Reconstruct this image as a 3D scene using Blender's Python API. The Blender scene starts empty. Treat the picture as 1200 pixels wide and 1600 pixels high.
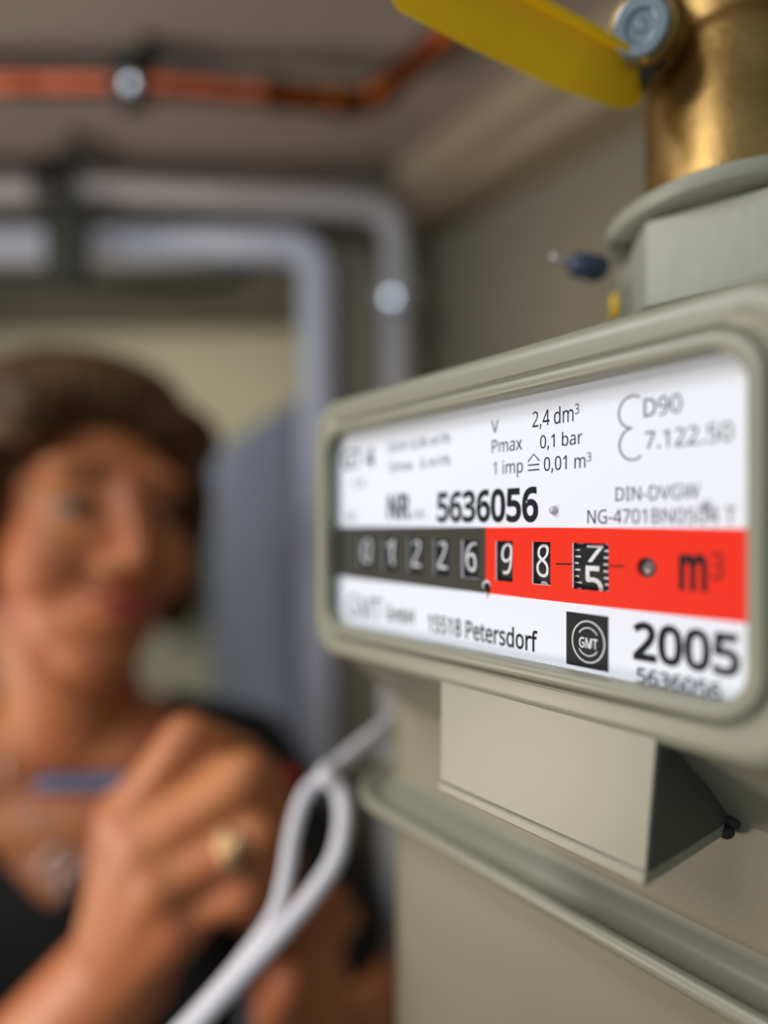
import bpy, bmesh, math
from mathutils import Vector, Matrix, noise

SC = bpy.context.scene
COL = SC.collection
CAMZ = 1.45
FOC = 979.0            # focal length in pixels of the 1200 x 1600 frame
HOR = 833.0            # row of the horizon
S, K = 0.787, 0.617    # camera heading: forward = (-S, K, 0), right = (K, S, 0)

# ------------------------------------------------------------ camera, world, lights
cd = bpy.data.cameras.new('camera')
cam = bpy.data.objects.new('camera', cd); COL.objects.link(cam); SC.camera = cam
cam.location = (0, 0, CAMZ)
cam.rotation_euler = (math.pi / 2, 0, math.atan2(S, K))
cd.sensor_fit = 'HORIZONTAL'; cd.sensor_width = 24.0
cd.lens = FOC / 1200 * 24.0
cd.shift_y = (HOR - 800) / 1200
cd.clip_start = 0.005; cd.clip_end = 50
cd.dof.use_dof = True; cd.dof.focus_distance = 0.1005; cd.dof.aperture_fstop = 3.0

SC.view_settings.view_transform = 'Standard'
SC.view_settings.look = 'None'
SC.view_settings.exposure = 0.0
SC.view_settings.gamma = 1.0
SC.view_settings.use_curve_mapping = False
SC.cycles.use_denoising = True
SC.cycles.max_bounces = 8

w = bpy.data.worlds.new('world'); SC.world = w; w.use_nodes = True
w.node_tree.nodes['Background'].inputs[0].default_value = (0.80, 0.90, 1.0, 1)
w.node_tree.nodes['Background'].inputs[1].default_value = 0.34


def cw(xc, zc, z):
    """camera-floor coordinates (right, forward, height above eye) to world"""
    return Vector((K * xc - S * zc, S * xc + K * zc, CAMZ + z))


def area(name, loc, target, sx, sy, power, col):
    l = bpy.data.lights.new(name, 'AREA'); l.shape = 'RECTANGLE'; l.size = sx; l.size_y = sy
    l.energy = power; l.color = col
    o = bpy.data.objects.new(name, l); COL.objects.link(o); o.location = loc
    o.rotation_euler = (Vector(target) - Vector(loc)).to_track_quat('-Z', 'Y').to_euler()
    return o


# unseen warm key from high left, behind the photographer's shoulder
area('key_light', cw(-1.0, -0.50, 0.66), cw(-0.12, 0.25, -0.05), 0.45, 0.45, 9.0, (1.0, 0.95, 0.86))
# ceiling lamp over the meter aisle
area('ceiling_lamp', cw(-0.33, 0.08, 0.355), cw(-0.10, 0.22, -0.05), 0.22, 0.16, 1.95, (0.93, 0.97, 1.0))
# unseen warm fill added low at left to lift ceiling and face
area('left_fill', cw(-0.85, 0.10, -0.34), cw(-0.1, 0.42, 0.12), 0.25, 0.25, 4.0, (1.0, 0.86, 0.70))
# lamp of the room beyond
area('far_room_lamp', cw(-0.8, 1.3, 0.70), cw(-0.8, 2.3, 0.1), 0.6, 0.6, 9.0, (1.0, 0.95, 0.82))
area('far_door_lamp', cw(-0.45, 0.95, 0.42), cw(-0.3, 1.2, -0.2), 0.2, 0.2, 0.9, (0.85, 0.92, 1.0))


# ------------------------------------------------------------ helpers
def lin(c):
    c = c / 255.0
    return c / 12.92 if c <= 0.04045 else ((c + 0.055) / 1.055) ** 2.4


def rgb(r, g, b):
    return (lin(r), lin(g), lin(b), 1)


def P(px, py, zc):
    return cw((px - 600) / FOC * zc, zc, (HOR - py) / FOC * zc)


def on_y(px, py, y):
    t = (px - 600) / FOC
    zc = y / (S * t + K)
    return cw(t * zc, zc, (HOR - py) / FOC * zc)


def mat(name, col, rough=0.5, metal=0.0, var=0.0, scale=20.0, bump=0.0, bscale=200.0, col2=None, stretch=None, spec=0.5, coat=0.0, sss=0.0):
    m = bpy.data.materials.new(name); m.use_nodes = True
    nt = m.node_tree; b = nt.nodes['Principled BSDF']
    b.inputs['Roughness'].default_value = rough; b.inputs['Metallic'].default_value = metal
    b.inputs['Specular IOR Level'].default_value = spec
    b.inputs['Coat Weight'].default_value = coat
    b.inputs['Base Color'].default_value = col
    tc = nt.nodes.new('ShaderNodeTexCoord')
    if var > 0 or col2:
        n = nt.nodes.new('ShaderNodeTexNoise'); n.inputs['Scale'].default_value = scale; n.inputs['Detail'].default_value = 6
        r = nt.nodes.new('ShaderNodeValToRGB')
        c2 = col2 or tuple(c * (1 - var) for c in col[:3]) + (1,)
        r.color_ramp.elements[0].position = 0.35; r.color_ramp.elements[1].position = 0.65
        r.color_ramp.elements[0].color = c2; r.color_ramp.elements[1].color = col
        if stretch:
            mp = nt.nodes.new('ShaderNodeMapping'); mp.inputs['Scale'].default_value = stretch
            nt.links.new(tc.outputs['Object'], mp.inputs['Vector']); nt.links.new(mp.outputs['Vector'], n.inputs['Vector'])
        else:
            nt.links.new(tc.outputs['Object'], n.inputs['Vector'])
        nt.links.new(n.outputs['Fac'], r.inputs['Fac']); nt.links.new(r.outputs['Color'], b.inputs['Base Color'])
    if bump > 0:
        n2 = nt.nodes.new('ShaderNodeTexNoise'); n2.inputs['Scale'].default_value = bscale; n2.inputs['Detail'].default_value = 4
        bp = nt.nodes.new('ShaderNodeBump'); bp.inputs['Strength'].default_value = bump; bp.inputs['Distance'].default_value = 0.001
        nt.links.new(tc.outputs['Object'], n2.inputs['Vector'])
        nt.links.new(n2.outputs['Fac'], bp.inputs['Height']); nt.links.new(bp.outputs['Normal'], b.inputs['Normal'])
    if sss > 0:
        b.inputs['Subsurface Weight'].default_value = sss
        b.inputs['Subsurface Radius'].default_value = (0.01, 0.004, 0.002)
        b.inputs['Subsurface Scale'].default_value = 1.0
    return m


def tag(o, label=None, cat=None, group=None, kind=None):
    if label: o['label'] = label
    if cat: o['category'] = cat
    if group: o['group'] = group
    if kind: o['kind'] = kind
    return o


def obj(name, bm, m, parent=None, smooth=False, auto=None, bevel=None):
    me = bpy.data.meshes.new(name)
    bmesh.ops.recalc_face_normals(bm, faces=bm.faces[:])
    bm.to_mesh(me); bm.free()
    return objm(name, me, m, parent, smooth, auto, bevel)


def objm(name, me, m, parent=None, smooth=False, auto=None, bevel=None):
    o = bpy.data.objects.new(name, me); COL.objects.link(o)
    for x in (m if isinstance(m, (list, tuple)) else [m]): me.materials.append(x)
    if parent is not None:
        o.parent = parent
        base = parent
        off = Matrix.Identity(4)
        chain = []
        while base is not None: chain.append(base); base = base.parent
        for c in reversed(chain): off = off @ Matrix.Translation(c.location)
        me.transform(off.inverted())
    if smooth:
        for p in me.polygons: p.use_smooth = True
    if auto is not None: me.set_sharp_from_angle(angle=math.radians(auto))
    if bevel:
        b = o.modifiers.new('bevel', 'BEVEL'); b.width = bevel; b.segments = 3; b.limit_method = 'ANGLE'; b.angle_limit = math.radians(40)
        for p in me.polygons: p.use_smooth = True
        b.harden_normals = True
    return o


def thing(name, loc, label, cat, group=None):
    o = bpy.data.objects.new(name, None); COL.objects.link(o); o.location = loc
    o.empty_display_size = 0.02
    return tag(o, label, cat, group)


def box(bm, x0, x1, y0, y1, z0, z1):
    v = [bm.verts.new((x, y, z)) for x in (x0, x1) for y in (y0, y1) for z in (z0, z1)]
    for f in ((0, 1, 3, 2), (4, 6, 7, 5), (0, 4, 5, 1), (2, 3, 7, 6), (0, 2, 6, 4), (1, 5, 7, 3)):
        bm.faces.new([v[i] for i in f])


def rrect(x0, x1, z0, z1, r, n=8):
    """points (x, z) of a rounded rectangle, counter-clockwise, always 4*(n+1) points"""
    r = max(min(r, (x1 - x0) / 2 - 1e-6, (z1 - z0) / 2 - 1e-6), 1e-6)
    out = []
    for cx, cz, a0 in ((x1 - r, z1 - r, 0), (x0 + r, z1 - r, 90), (x0 + r, z0 + r, 180), (x1 - r, z0 + r, 270)):
        for i in range(n + 1):
            a = math.radians(a0 + 90 * i / n)
            out.append((cx + r * math.cos(a), cz + r * math.sin(a)))
    return out


def loft(bm, rings, cap0=True, cap1=True):
    vs = [[bm.verts.new(p) for p in ring] for ring in rings]
    n = len(vs[0])
    for a, b in zip(vs, vs[1:]):
        for i in range(n):
            j = (i + 1) % n
            bm.faces.new((a[i], a[j], b[j], b[i]))
    if cap0: bm.faces.new(vs[0][::-1])
    if cap1: bm.faces.new(vs[-1])


def rr_loft_y(bm, specs, cap0=True, cap1=True, n=8):
    """specs in mm relative to the eye: (y, x0, x1, z0, z1, r)"""
    loft(bm, [[(x / 1000, y / 1000, CAMZ + z / 1000) for x, z in rrect(x0, x1, z0, z1, r, n)] for y, x0, x1, z0, z1, r in specs], cap0, cap1)


def rr_loft_z(bm, specs, cap0=True, cap1=True, n=8):
    """specs in mm: (z, x0, x1, y0, y1, r)"""
    loft(bm, [[(x / 1000, y / 1000, CAMZ + z / 1000) for x, y in rrect(x0, x1, y0, y1, r, n)] for z, x0, x1, y0, y1, r in specs], cap0, cap1)


def frame_of(d):
    d = Vector(d).normalized()
    up = Vector((0, 0, 1)) if abs(d.z) < 0.95 else Vector((1, 0, 0))
    a = d.cross(up).normalized(); b = a.cross(d).normalized()
    return d, a, b


def tube(bm, pts, r, n=16, caps=True):
    """sweep a circle along pts; r number or list"""
    pts = [Vector(p) for p in pts]
    rs = r if isinstance(r, (list, tuple)) else [r] * len(pts)
    rings = []; a = None
    for i, p in enumerate(pts):
        t = (pts[min(i + 1, len(pts) - 1)] - pts[max(i - 1, 0)]).normalized()
        if a is None: _, a, b = frame_of(t)
        else:
            a = (a - t * a.dot(t)).normalized()
        b = t.cross(a).normalized()
        rings.append([p + (a * math.cos(2 * math.pi * k / n) + b * math.sin(2 * math.pi * k / n)) * rs[i] for k in range(n)])
    loft(bm, rings, caps, caps)


def spline(pts, per=8):
    pts = [Vector(p) for p in pts]
    q = [pts[0] * 2 - pts[1]] + pts + [pts[-1] * 2 - pts[-2]]
    out = []
    for i in range(1, len(q) - 2):
        for k in range(per):
            t = k / per
            p0, p1, p2, p3 = q[i - 1], q[i], q[i + 1], q[i + 2]
            out.append(0.5 * ((2 * p1) + (p2 - p0) * t + (2 * p0 - 5 * p1 + 4 * p2 - p3) * t * t + (3 * p1 - p0 - 3 * p2 + p3) * t ** 3))
    out.append(pts[-1])
    return out


def lathe(bm, base, axis, prof, n=48, caps=True):
    """prof: list of (distance along axis, radius)"""
    d, a, b = frame_of(axis); base = Vector(base)
    loft(bm, [[base + d * h + (a * math.cos(2 * math.pi * k / n) + b * math.sin(2 * math.pi * k / n)) * r for k in range(n)] for h, r in prof], caps, caps)


def ellipsoid(bm, c, r, M=None, seg=20, rin=12):
    """M: 3x3 orientation"""
    T = Matrix.Translation(Vector(c)) @ ((M.to_4x4()) if M else Matrix.Identity(4)) @ Matrix.Diagonal((*r, 1))
    bmesh.ops.create_uvsphere(bm, u_segments=seg, v_segments=rin, radius=1, matrix=T)


def limb(bm, pts, close_r=None):
    """tapered capsules through (point, radius) pairs"""
    for (p, r) in pts: ellipsoid(bm, p, (r, r, r), seg=16, rin=10)
    for (p, r), (q, s) in zip(pts, pts[1:]):
        p, q = Vector(p), Vector(q)
        if (q - p).length < 1e-5: continue
        tube(bm, [p, q], [r, s], 16)


def remeshed(bm, voxel, smooth_it, name='tmp'):
    bmesh.ops.recalc_face_normals(bm, faces=bm.faces[:])
    me = bpy.data.meshes.new(name); bm.to_mesh(me); bm.free()
    o = bpy.data.objects.new(name, me); COL.objects.link(o)
    r = o.modifiers.new('r', 'REMESH'); r.mode = 'VOXEL'; r.voxel_size = voxel; r.use_smooth_shade = True
    if smooth_it:
        s = o.modifiers.new('s', 'SMOOTH'); s.factor = 0.5; s.iterations = smooth_it
    dg = bpy.context.evaluated_depsgraph_get()
    out = bpy.data.meshes.new_from_object(o.evaluated_get(dg))
    bpy.data.objects.remove(o); out.name = name
    return out


# ------------------------------------------------------------ materials
M_ceiling = mat('ceiling_plaster', rgb(174, 161, 152), 0.9, var=0.10, scale=6, bump=0.3, bscale=60)
M_wall = mat('wall_paint', rgb(140, 134, 115), 0.85, var=0.12, scale=5, bump=0.3, bscale=80)
M_wall_dim = mat('partition_paint', rgb(140, 134, 118), 0.85, var=0.15, scale=6, bump=0.2)
M_cream = mat('cream_wall_paint', rgb(200, 194, 168), 0.9, var=0.06, scale=3)
M_floor = mat('concrete', rgb(110, 106, 98), 0.9, var=0.2, scale=8, bump=0.4, bscale=50)
M_beam = mat('beam_paint', rgb(172, 158, 132), 0.7, var=0.1, scale=8)
M_frame = mat('frame_paint', rgb(232, 235, 248), 0.45, var=0.05)
M_door = mat('steel_door_paint', rgb(122, 128, 146), 0.5, var=0.12, scale=4)
M_conduit = mat('grey_plastic', rgb(206, 203, 205), 0.45, var=0.05)
M_copper = mat('copper', rgb(190, 104, 80), 0.42, metal=1.0, var=0.5, scale=45, col2=rgb(120, 58, 30), bump=0.3, bscale=150)
M_copper3 = mat('brown_copper', rgb(176, 92, 44), 0.45, metal=1.0, scale=50, col2=rgb(80, 38, 18), bump=0.4, bscale=150)
M_copper2 = mat('tarnished_copper', rgb(150, 80, 36), 0.5, metal=1.0, scale=60, col2=rgb(52, 26, 14), bump=0.5, bscale=150)
M_black = mat('black_rubber', rgb(30, 33, 32), 0.5)
M_darksteel = mat('dark_steel', rgb(60, 68, 66), 0.4, metal=0.6)
M_zinc = mat('zinc_plated', rgb(180, 192, 200), 0.34, metal=1.0, bump=0.05)
M_bolt = mat('dull_zinc', rgb(165, 180, 188), 0.42, metal=1.0)
M_brass = mat('brass', rgb(182, 150, 96), 0.42, metal=1.0, scale=90, col2=rgb(150, 120, 70), bump=0.12, bscale=900)
M_yellow = mat('yellow_coating', rgb(232, 190, 0), 0.42, var=0.08, scale=60, bump=0.1, bscale=400)
M_body = mat('meter_enamel', rgb(139, 139, 122), 0.38, var=0.03, scale=30, bump=0.03, bscale=2500)
M_body2 = mat('meter_case_enamel', rgb(126, 122, 102), 0.45, var=0.04, scale=25, bump=0.03, bscale=2500)
M_nut = mat('nut_enamel', rgb(152, 155, 142), 0.40, var=0.02, scale=60, bump=0.08, bscale=400)
M_side_shade = mat('side_shade_grey', rgb(62, 64, 60), 0.5)  # dark grey that paints shade on the terminal box side
M_plate = mat('printed_white', rgb(247, 248, 252), 0.5, spec=0.15)
M_ink = mat('black_ink', rgb(16, 16, 20), 0.6, spec=0.15)
M_ink_grey = mat('grey_ink', rgb(96, 96, 104), 0.6, spec=0.15)
M_band = mat('black_print', rgb(66, 62, 50), 0.5, spec=0.15)
M_red = mat('red_print', rgb(252, 44, 2), 0.45, spec=0.15)
M_drum = mat('drum_black', rgb(22, 20, 17), 0.45, spec=0.15)
M_numeral = mat('numeral_white', rgb(235, 235, 232), 0.5)
M_edge = mat('window_edge', rgb(200, 200, 210), 0.5)
M_hole = mat('grey_metal', rgb(120, 112, 112), 0.35, metal=0.5)
M_cable = mat('white_cable', rgb(224, 222, 230), 0.4)
M_skin = mat('skin', rgb(198, 128, 76), 0.5, scale=14, col2=rgb(186, 106, 72), sss=0.0)
M_lips = mat('lips', rgb(166, 62, 62), 0.4)
M_brow = mat('eyebrow', rgb(84, 56, 38), 0.8)
M_hair = mat('brown_hair', rgb(104, 70, 32), 0.62, scale=90, col2=rgb(52, 32, 12), stretch=(3, 2, .12))
M_top = mat('black_knit', rgb(5, 5, 6), 0.85, bump=0.4, bscale=600)
M_trouser = mat('dark_denim', rgb(34, 38, 52), 0.85, bump=0.3, bscale=500)
M_shoe = mat('black_leather', rgb(20, 18, 18), 0.45)
M_eye = mat('eye_white', rgb(176, 166, 156), 0.2)
M_iris = mat('iris', rgb(30, 34, 30), 0.2)
M_pen = mat('blue_metal', rgb(92, 102, 132), 0.4, metal=0.5, var=0.3, scale=200)
M_redcap = mat('red_plastic', rgb(190, 12, 28), 0.35)
M_gold = mat('gold', rgb(196, 164, 124), 0.55, metal=1.0)
M_silver = mat('silver', rgb(220, 214, 214), 0.25, metal=1.0)
M_lead = mat('lead_seal_blue', rgb(52, 62, 84), 0.45, metal=0.3)
M_nail = mat('nail', rgb(222, 160, 140), 0.3)

M_pane = bpy.data.materials.new('clear_pane'); M_pane.use_nodes = True
nt = M_pane.node_tree; nt.nodes.remove(nt.nodes['Principled BSDF'])
tr = nt.nodes.new('ShaderNodeBsdfTransparent'); gl = nt.nodes.new('ShaderNodeBsdfGlossy'); gl.inputs['Roughness'].default_value = 0.03
tr.inputs[0].default_value = (0.97, 0.98, 1.0, 1)
fr = nt.nodes.new('ShaderNodeLayerWeight'); fr.inputs[0].default_value = 0.5; mx = nt.nodes.new('ShaderNodeMixShader')
pw = nt.nodes.new('ShaderNodeMath'); pw.operation = 'POWER'; pw.inputs[1].default_value = 5.0
ma = nt.nodes.new('ShaderNodeMath'); ma.operation = 'MULTIPLY_ADD'; ma.inputs[1].default_value = 0.9; ma.inputs[2].default_value = 0.018
nt.links.new(fr.outputs['Facing'], pw.inputs[0]); nt.links.new(pw.outputs[0], ma.inputs[0])
nt.links.new(ma.outputs[0], mx.inputs[0]); nt.links.new(tr.outputs[0], mx.inputs[1]); nt.links.new(gl.outputs[0], mx.inputs[2])
nt.links.new(mx.outputs[0], nt.nodes['Material Output'].inputs['Surface'])

# ------------------------------------------------------------ the setting
CE = 0.37               # ceiling above eye
ZW = 0.66               # partition distance
YW = 0.44               # wall that carries the meter


def slab(name, pts, z0, z1, m, kind='structure'):
    """vertical-sided slab over plan points (xc, zc)"""
    bm = bmesh.new()
    lo = [cw(a, b, z0) for a, b in pts]; hi = [cw(a, b, z1) for a, b in pts]
    loft(bm, [lo, hi])
    return tag(obj(name, bm, m), kind=kind)


def wslab(name, x0, x1, y0, y1, z0, z1, m):
    bm = bmesh.new(); box(bm, x0, x1, y0, y1, CAMZ + z0, CAMZ + z1)
    return tag(obj(name, bm, m), kind='structure')


slab('floor', [(-2.6, -1.6), (2.2, -1.6), (2.2, 3.0), (-2.6, 3.0)], -CAMZ - 0.05, -CAMZ, M_floor)
slab('ceiling', [(-1.5, -0.15), (1.6, -0.15), (1.6, ZW + 0.05), (-1.5, ZW + 0.05)], CE, CE + 0.05, M_ceiling)
# wall behind the meter
XC_CORNER = (YW - K * ZW) / S
wslab('wall_back', cw(XC_CORNER, ZW, 0).x - 0.02, 1.3, YW, YW + 0.05, -CAMZ, CE, M_wall)
wslab('trim_1', cw(XC_CORNER, ZW, 0).x + 0.005, 1.2, YW - 0.045, YW, 0.305, CE - 0.001, M_beam)
# partition with the doorway
OXR = (498 - 600) / FOC * ZW; OXL = (-420 - 600) / FOC * ZW
TOPZ = (HOR - 392) / FOC * ZW
bm = bmesh.new()
for a, b, z0, z1 in ((OXR, XC_CORNER, -CAMZ, CE), (-1.5, OXL, -CAMZ, CE), (OXL, OXR, TOPZ, CE)):
    loft(bm, [[cw(a, ZW, z0), cw(b, ZW, z0), cw(b, ZW + 0.05, z0), cw(a, ZW + 0.05, z0)],
              [cw(a, ZW, z1), cw(b, ZW, z1), cw(b, ZW + 0.05, z1), cw(a, ZW + 0.05, z1)]])
tag(obj('wall_left', bm, M_wall_dim), kind='structure')
# tubular door frame with a rounded corner
fr_pts = []
zf = ZW - 0.012
xr = OXR; xl = OXL; R = 0.035; zt = TOPZ
fr_pts += [cw(xr, zf, -CAMZ + 0.0)] + [cw(xr, zf, z) for z in (-1.0, -0.5, 0.0)]
fr_pts += [cw(xr - R + R * math.cos(math.radians(a)), zf, zt - R + R * math.sin(math.radians(a))) for a in range(0, 91, 10)]
fr_pts += [cw(xl + R - R * math.sin(math.radians(a)), zf, zt - R + R * math.cos(math.radians(a))) for a in range(0, 91, 10)]
fr_pts += [cw(xl, zf, z) for z in (0.0, -0.5, -1.0)] + [cw(xl, zf, -CAMZ)]
bm = bmesh.new(); tube(bm, fr_pts, 0.0185, 20)
tag(obj('trim_2', bm, M_frame, smooth=True, auto=60), kind='structure')
# steel door leaf standing open behind the doorway
d0 = (OXR - 0.012, ZW + 0.06); d1 = ((330 - 600) / FOC * 1.35, 1.35)
dn = Vector((d1[1] - d0[1], -(d1[0] - d0[0]))).normalized() * 0.03
door = slab('door_1', [d0, d1, (d1[0] + dn.x, d1[1] + dn.y), (d0[0] + dn.x, d0[1] + dn.y)], -CAMZ + 0.01, 0.168, M_door)
bm = bmesh.new()
hp = Vector((d0[0] + (d1[0] - d0[0]) * 0.86 - dn.x * .4, d0[1] + (d1[1] - d0[1]) * 0.86 - dn.y * .4))
p0 = cw(hp.x, hp.y, -0.35); p1 = cw(hp.x - dn.x * 1.3, hp.y - dn.y * 1.3, -0.35); p2 = cw(hp.x - dn.x * 1.3 - .06, hp.y - dn.y * 1.3 - .07, -0.35)
tube(bm, [p0, p1, p2], 0.008, 12)
obj('door_handle', bm, M_zinc, door, smooth=True)
# room beyond
slab('wall_front', [(-2.6, 2.3), (1.2, 2.3), (1.2, 2.36), (-2.6, 2.36)], -CAMZ, 0.76, M_cream)
slab('wall_far_side', [(0.35, ZW + 0.06), (0.40, ZW + 0.06), (0.40, 2.3), (0.35, 2.3)], -CAMZ, 0.76, M_cream)
slab('ceiling.001', [(-2.6, ZW + 0.05), (1.2, ZW + 0.05), (1.2, 2.3), (-2.6, 2.3)], 0.74, 0.78, M_wall_dim)

t = thing('filler_cabinet', P(262, 945, 2.2), 'made-up dark olive cabinet filling a dark area beyond the doorway', 'cabinet')  # cabinet added to fill the dark blurred area beside her cheek
M_olive = mat('olive_steel', rgb(72, 74, 62), 0.6, var=0.1)


def cbox(a0, a1, y0, y1, z0, z1):
    bm = bmesh.new()
    A = [cw((a - 600) / FOC * 2.1, zc_, (HOR - y) / FOC * 2.1) for zc_ in (z0, z1) for a, y in ((a0, y0), (a1, y0), (a1, y1), (a0, y1))]
    loft(bm, [A[:4], A[4:]])
    return bm


obj('cabinet_body', cbox(225, 352, 700, 945, 2.1, 2.3), M_olive, t, bevel=.004)
obj('cabinet_door', cbox(232, 345, 708, 937, 2.08, 2.1), M_olive, t, bevel=.004)
obj('door_knob', cbox(332, 340, 815, 838, 2.05, 2.08), M_darksteel, t, bevel=.003)

# pipes ---------------------------------------------------------------
ZCU = 0.335


def PC(px, py, z=ZCU):
    return P(px, py, z * FOC / (HOR - py))


t = thing('copper_pipe', PC(205, 130), 'copper pipe with soldered elbow running under the ceiling to the yellow lever', 'pipe')
zc = ZCU * FOC / (HOR - 131)
bm = bmesh.new(); tube(bm, [P(-2400, 110, zc), P(-220, 128, zc), P(0, 130, zc), P(205, 131, zc), P(420, 146, zc)], 0.0085, 24)
obj('pipe_run', bm, M_copper, t, smooth=True, auto=50)
el = spline([P(415, 146, zc), P(500, 154, zc), P(560, 158, zc * 1.0), P(600, 140, zc * .985), P(625, 118, zc * .965)], 8)
bm = bmesh.new(); tube(bm, el, [0.0098 + (0.0016 if (i % 11) < 3 else 0) for i in range(len(el))], 24)
tag(obj('elbow_fitting', bm, M_copper2, t, smooth=True), 'dark tarnished copper elbow with solder beads')
pa_, pb_ = P(690, 62, zc * .90), P(900, -140, zc * .72)
bm = bmesh.new(); tube(bm, [P(618, 124, zc * .97), pa_, pb_, pb_ + Vector(((pb_ - pa_).x * 9, (pb_ - pa_).y * 9, 0))], 0.0088, 24)
obj('pipe_run', bm, M_copper3, t, smooth=True)


LAMP = cw(-0.33, 0.08, 0.355)
M_shine = mat('polished_zinc', rgb(235, 244, 255), 0.32, metal=1.0)


def halfway(p):
    """slightly tilted screw axis, between the lamp and the viewer"""
    return ((LAMP - p).normalized() + (Vector((0, 0, CAMZ)) - p).normalized()).normalized()


def clamp(px, py, zc, label, rod_top, size=0.016, pr=0.0085, two=False):
    c = P(px, py, zc)
    t = thing('pipe_clamp', c, label, 'clamp')
    side = Vector((K, S, 0)); fw = Vector((-S, K, 0))
    bm = bmesh.new()
    lathe(bm, c - side * 0.009, side, [(0, pr + .0005), (0, size), (0.018, size), (0.018, pr + .0005)], 32, False)
    obj('band', bm, M_black, t, smooth=True, auto=40)
    for s in (-1, 1):
        bm = bmesh.new(); cc = c + Vector((0, 0, s * size * 1.0)) - fw * 0.004
        box(bm, -0.007, 0.007, -0.006, 0.006, -0.004, 0.004)
        bmesh.ops.rotate(bm, verts=bm.verts, cent=(0, 0, 0), matrix=Matrix.Rotation(math.atan2(S, K), 3, 'Z'))
        bmesh.ops.translate(bm, verts=bm.verts, vec=cc)
        obj('lug', bm, M_darksteel, t, bevel=0.0008)
    bm = bmesh.new()
    hc = P(px, py, zc - size - .002)
    lathe(bm, hc, halfway(hc), [(-.004, 0.0052), (0.002, 0.0056), (0.003, 0.0048), (0.0032, 0.001)], 24)
    tag(obj('screw_head', bm, M_shine, t, smooth=True, auto=50), 'bright zinc screw head')
    if rod_top:
        bm = bmesh.new(); x = c + side * 0.012; tube(bm, [x + Vector((0, 0, size * .8)), Vector((x.x, x.y, CAMZ + CE))], 0.0045, 12)
        obj('threaded_rod', bm, M_darksteel, t, smooth=True)
        bm = bmesh.new(); lathe(bm, x + Vector((0, 0, size * .9)), (0, 0, 1), [(0, .0085), (.007, .0085)], 6)
        obj('hex_nut', bm, M_darksteel, t)
    return t


clamp(205, 131, zc, 'black rubber-lined clamp around the copper pipe with bright screw', True)

# corrugated conduit: across the partition, round the corner and down
cz = 0.60
path = [P(x_, 296, cz) for x_ in range(-1700, -300, 200)] + [P(-260, 296, cz), P(0, 296, cz), P(150, 294, cz), P(300, 301, cz), P(450, 312, cz), P(560, 322, cz), P(600, 336, cz), P(617, 368, cz), P(620, 420, cz), P(620, 520, cz), P(620, 800, cz), P(620, 1200, cz), P(620, 1900, cz)]
sp = spline(path, 6)
# resample evenly
L = [0]
for a, b in zip(sp, sp[1:]): L.append(L[-1] + (b - a).length)
step = 0.0016; fine = []; j = 0; s_ = 0
while s_ < L[-1]:
    while L[j + 1] < s_: j += 1
    u = (s_ - L[j]) / (L[j + 1] - L[j]); fine.append(sp[j].lerp(sp[j + 1], u)); s_ += step
bm = bmesh.new(); tube(bm, fine, [0.0128 + (0.0012 if (i % 4) < 2 else -0.0008) for i in range(len(fine))], 16)
tag(obj('corrugated_conduit', bm, M_conduit, smooth=True), 'pale grey corrugated conduit bending down the corner beside the door frame', 'conduit')
# wall clamp of the vertical conduit, bright screw
c = P(613, 465, cz)
t = thing('conduit_clip', c, 'grey clip with bright round screw on the vertical conduit', 'clip')
bm = bmesh.new(); lathe(bm, P(620, 480, cz), (0, 0, 1), [(0, .0155), (0, .0185), (.016, .0185), (.016, .0155)], 32, False)
obj('clip_band', bm, M_conduit, t, smooth=True, auto=40)
bm = bmesh.new()
cc = P(613, 465, cz - 0.018)
lathe(bm, cc, halfway(cc), [(-.008, 0.0100), (0.002, 0.0105), (.0030, .0095), (.0032, .002)], 32)
tag(obj('screw_head', bm, M_shine, t, smooth=True, auto=50), 'bright polished screw head')

# dark double clamp and dark pipe on the partition
c = P(98, 350, 0.56)
t = thing('conduit_hanger', c, 'tall black double hanger holding the pale conduit above the dark rod', 'hanger')
side = Vector((K, S, 0)); fw = Vector((-S, K, 0))
bm = bmesh.new()
a0 = P(98, 288, 0.565)
lathe(bm, P(66, 296, cz), side, [(0, .0165), (0, .022), (.036, .022), (.036, .0165)], 32, False)
obj('upper_band', bm, M_black, t, smooth=True, auto=40)
bm = bmesh.new()
q = [P(x, y, 0.575) for x, y in ((66, 318), (130, 318), (126, 432), (70, 432))]
loft(bm, [q, [p + fw * 0.02 for p in q]])
obj('strap', bm, mat('dark_olive_steel', rgb(52, 54, 46), 0.5, metal=0.3), t, bevel=0.002)
bm = bmesh.new(); lathe(bm, P(80, 274, cz), (0, 0, 1), [(0, .012), (.012, .012), (.016, .008)], 24)
obj('collar', bm, M_black, t, smooth=True, auto=40)
bm = bmesh.new(); x = P(122, 268, .58); tube(bm, [x, Vector((x.x, x.y, CAMZ + CE))], 0.0055, 12)
obj('threaded_rod', bm, M_darksteel, t, smooth=True)
bm = bmesh.new(); tube(bm, spline([P(-1500, 430, .585), P(-800, 434, .585), P(-250, 438, .585), P(0, 440, .59), P(100, 440, .59), P(220, 447, .60), P(330, 445, .63), P(380, 430, .646), P(390, 400, .652)], 5), [0.0075] * 25 + [0.0075 - 0.0035 * i / 15 for i in range(16)], 16)
tag(obj('dark_rod', bm, M_black, smooth=True), 'thin black rod running across the top of the doorway', 'rod')

# ------------------------------------------------------------ the gas meter
G = thing('gas_meter', Vector((-0.04, 0.19, CAMZ - 0.235)), 'grey-beige gas meter with white and red counter plate on the wall', 'gas meter')

# counter housing, rounded rectangles from the plate outwards
O = (-123.8, -32.1, -21.15, 22.9)


def ex(y, e, r):
    return (y, O[0] - e, O[1] + e, O[2] - e, O[3] + e, r)


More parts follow.
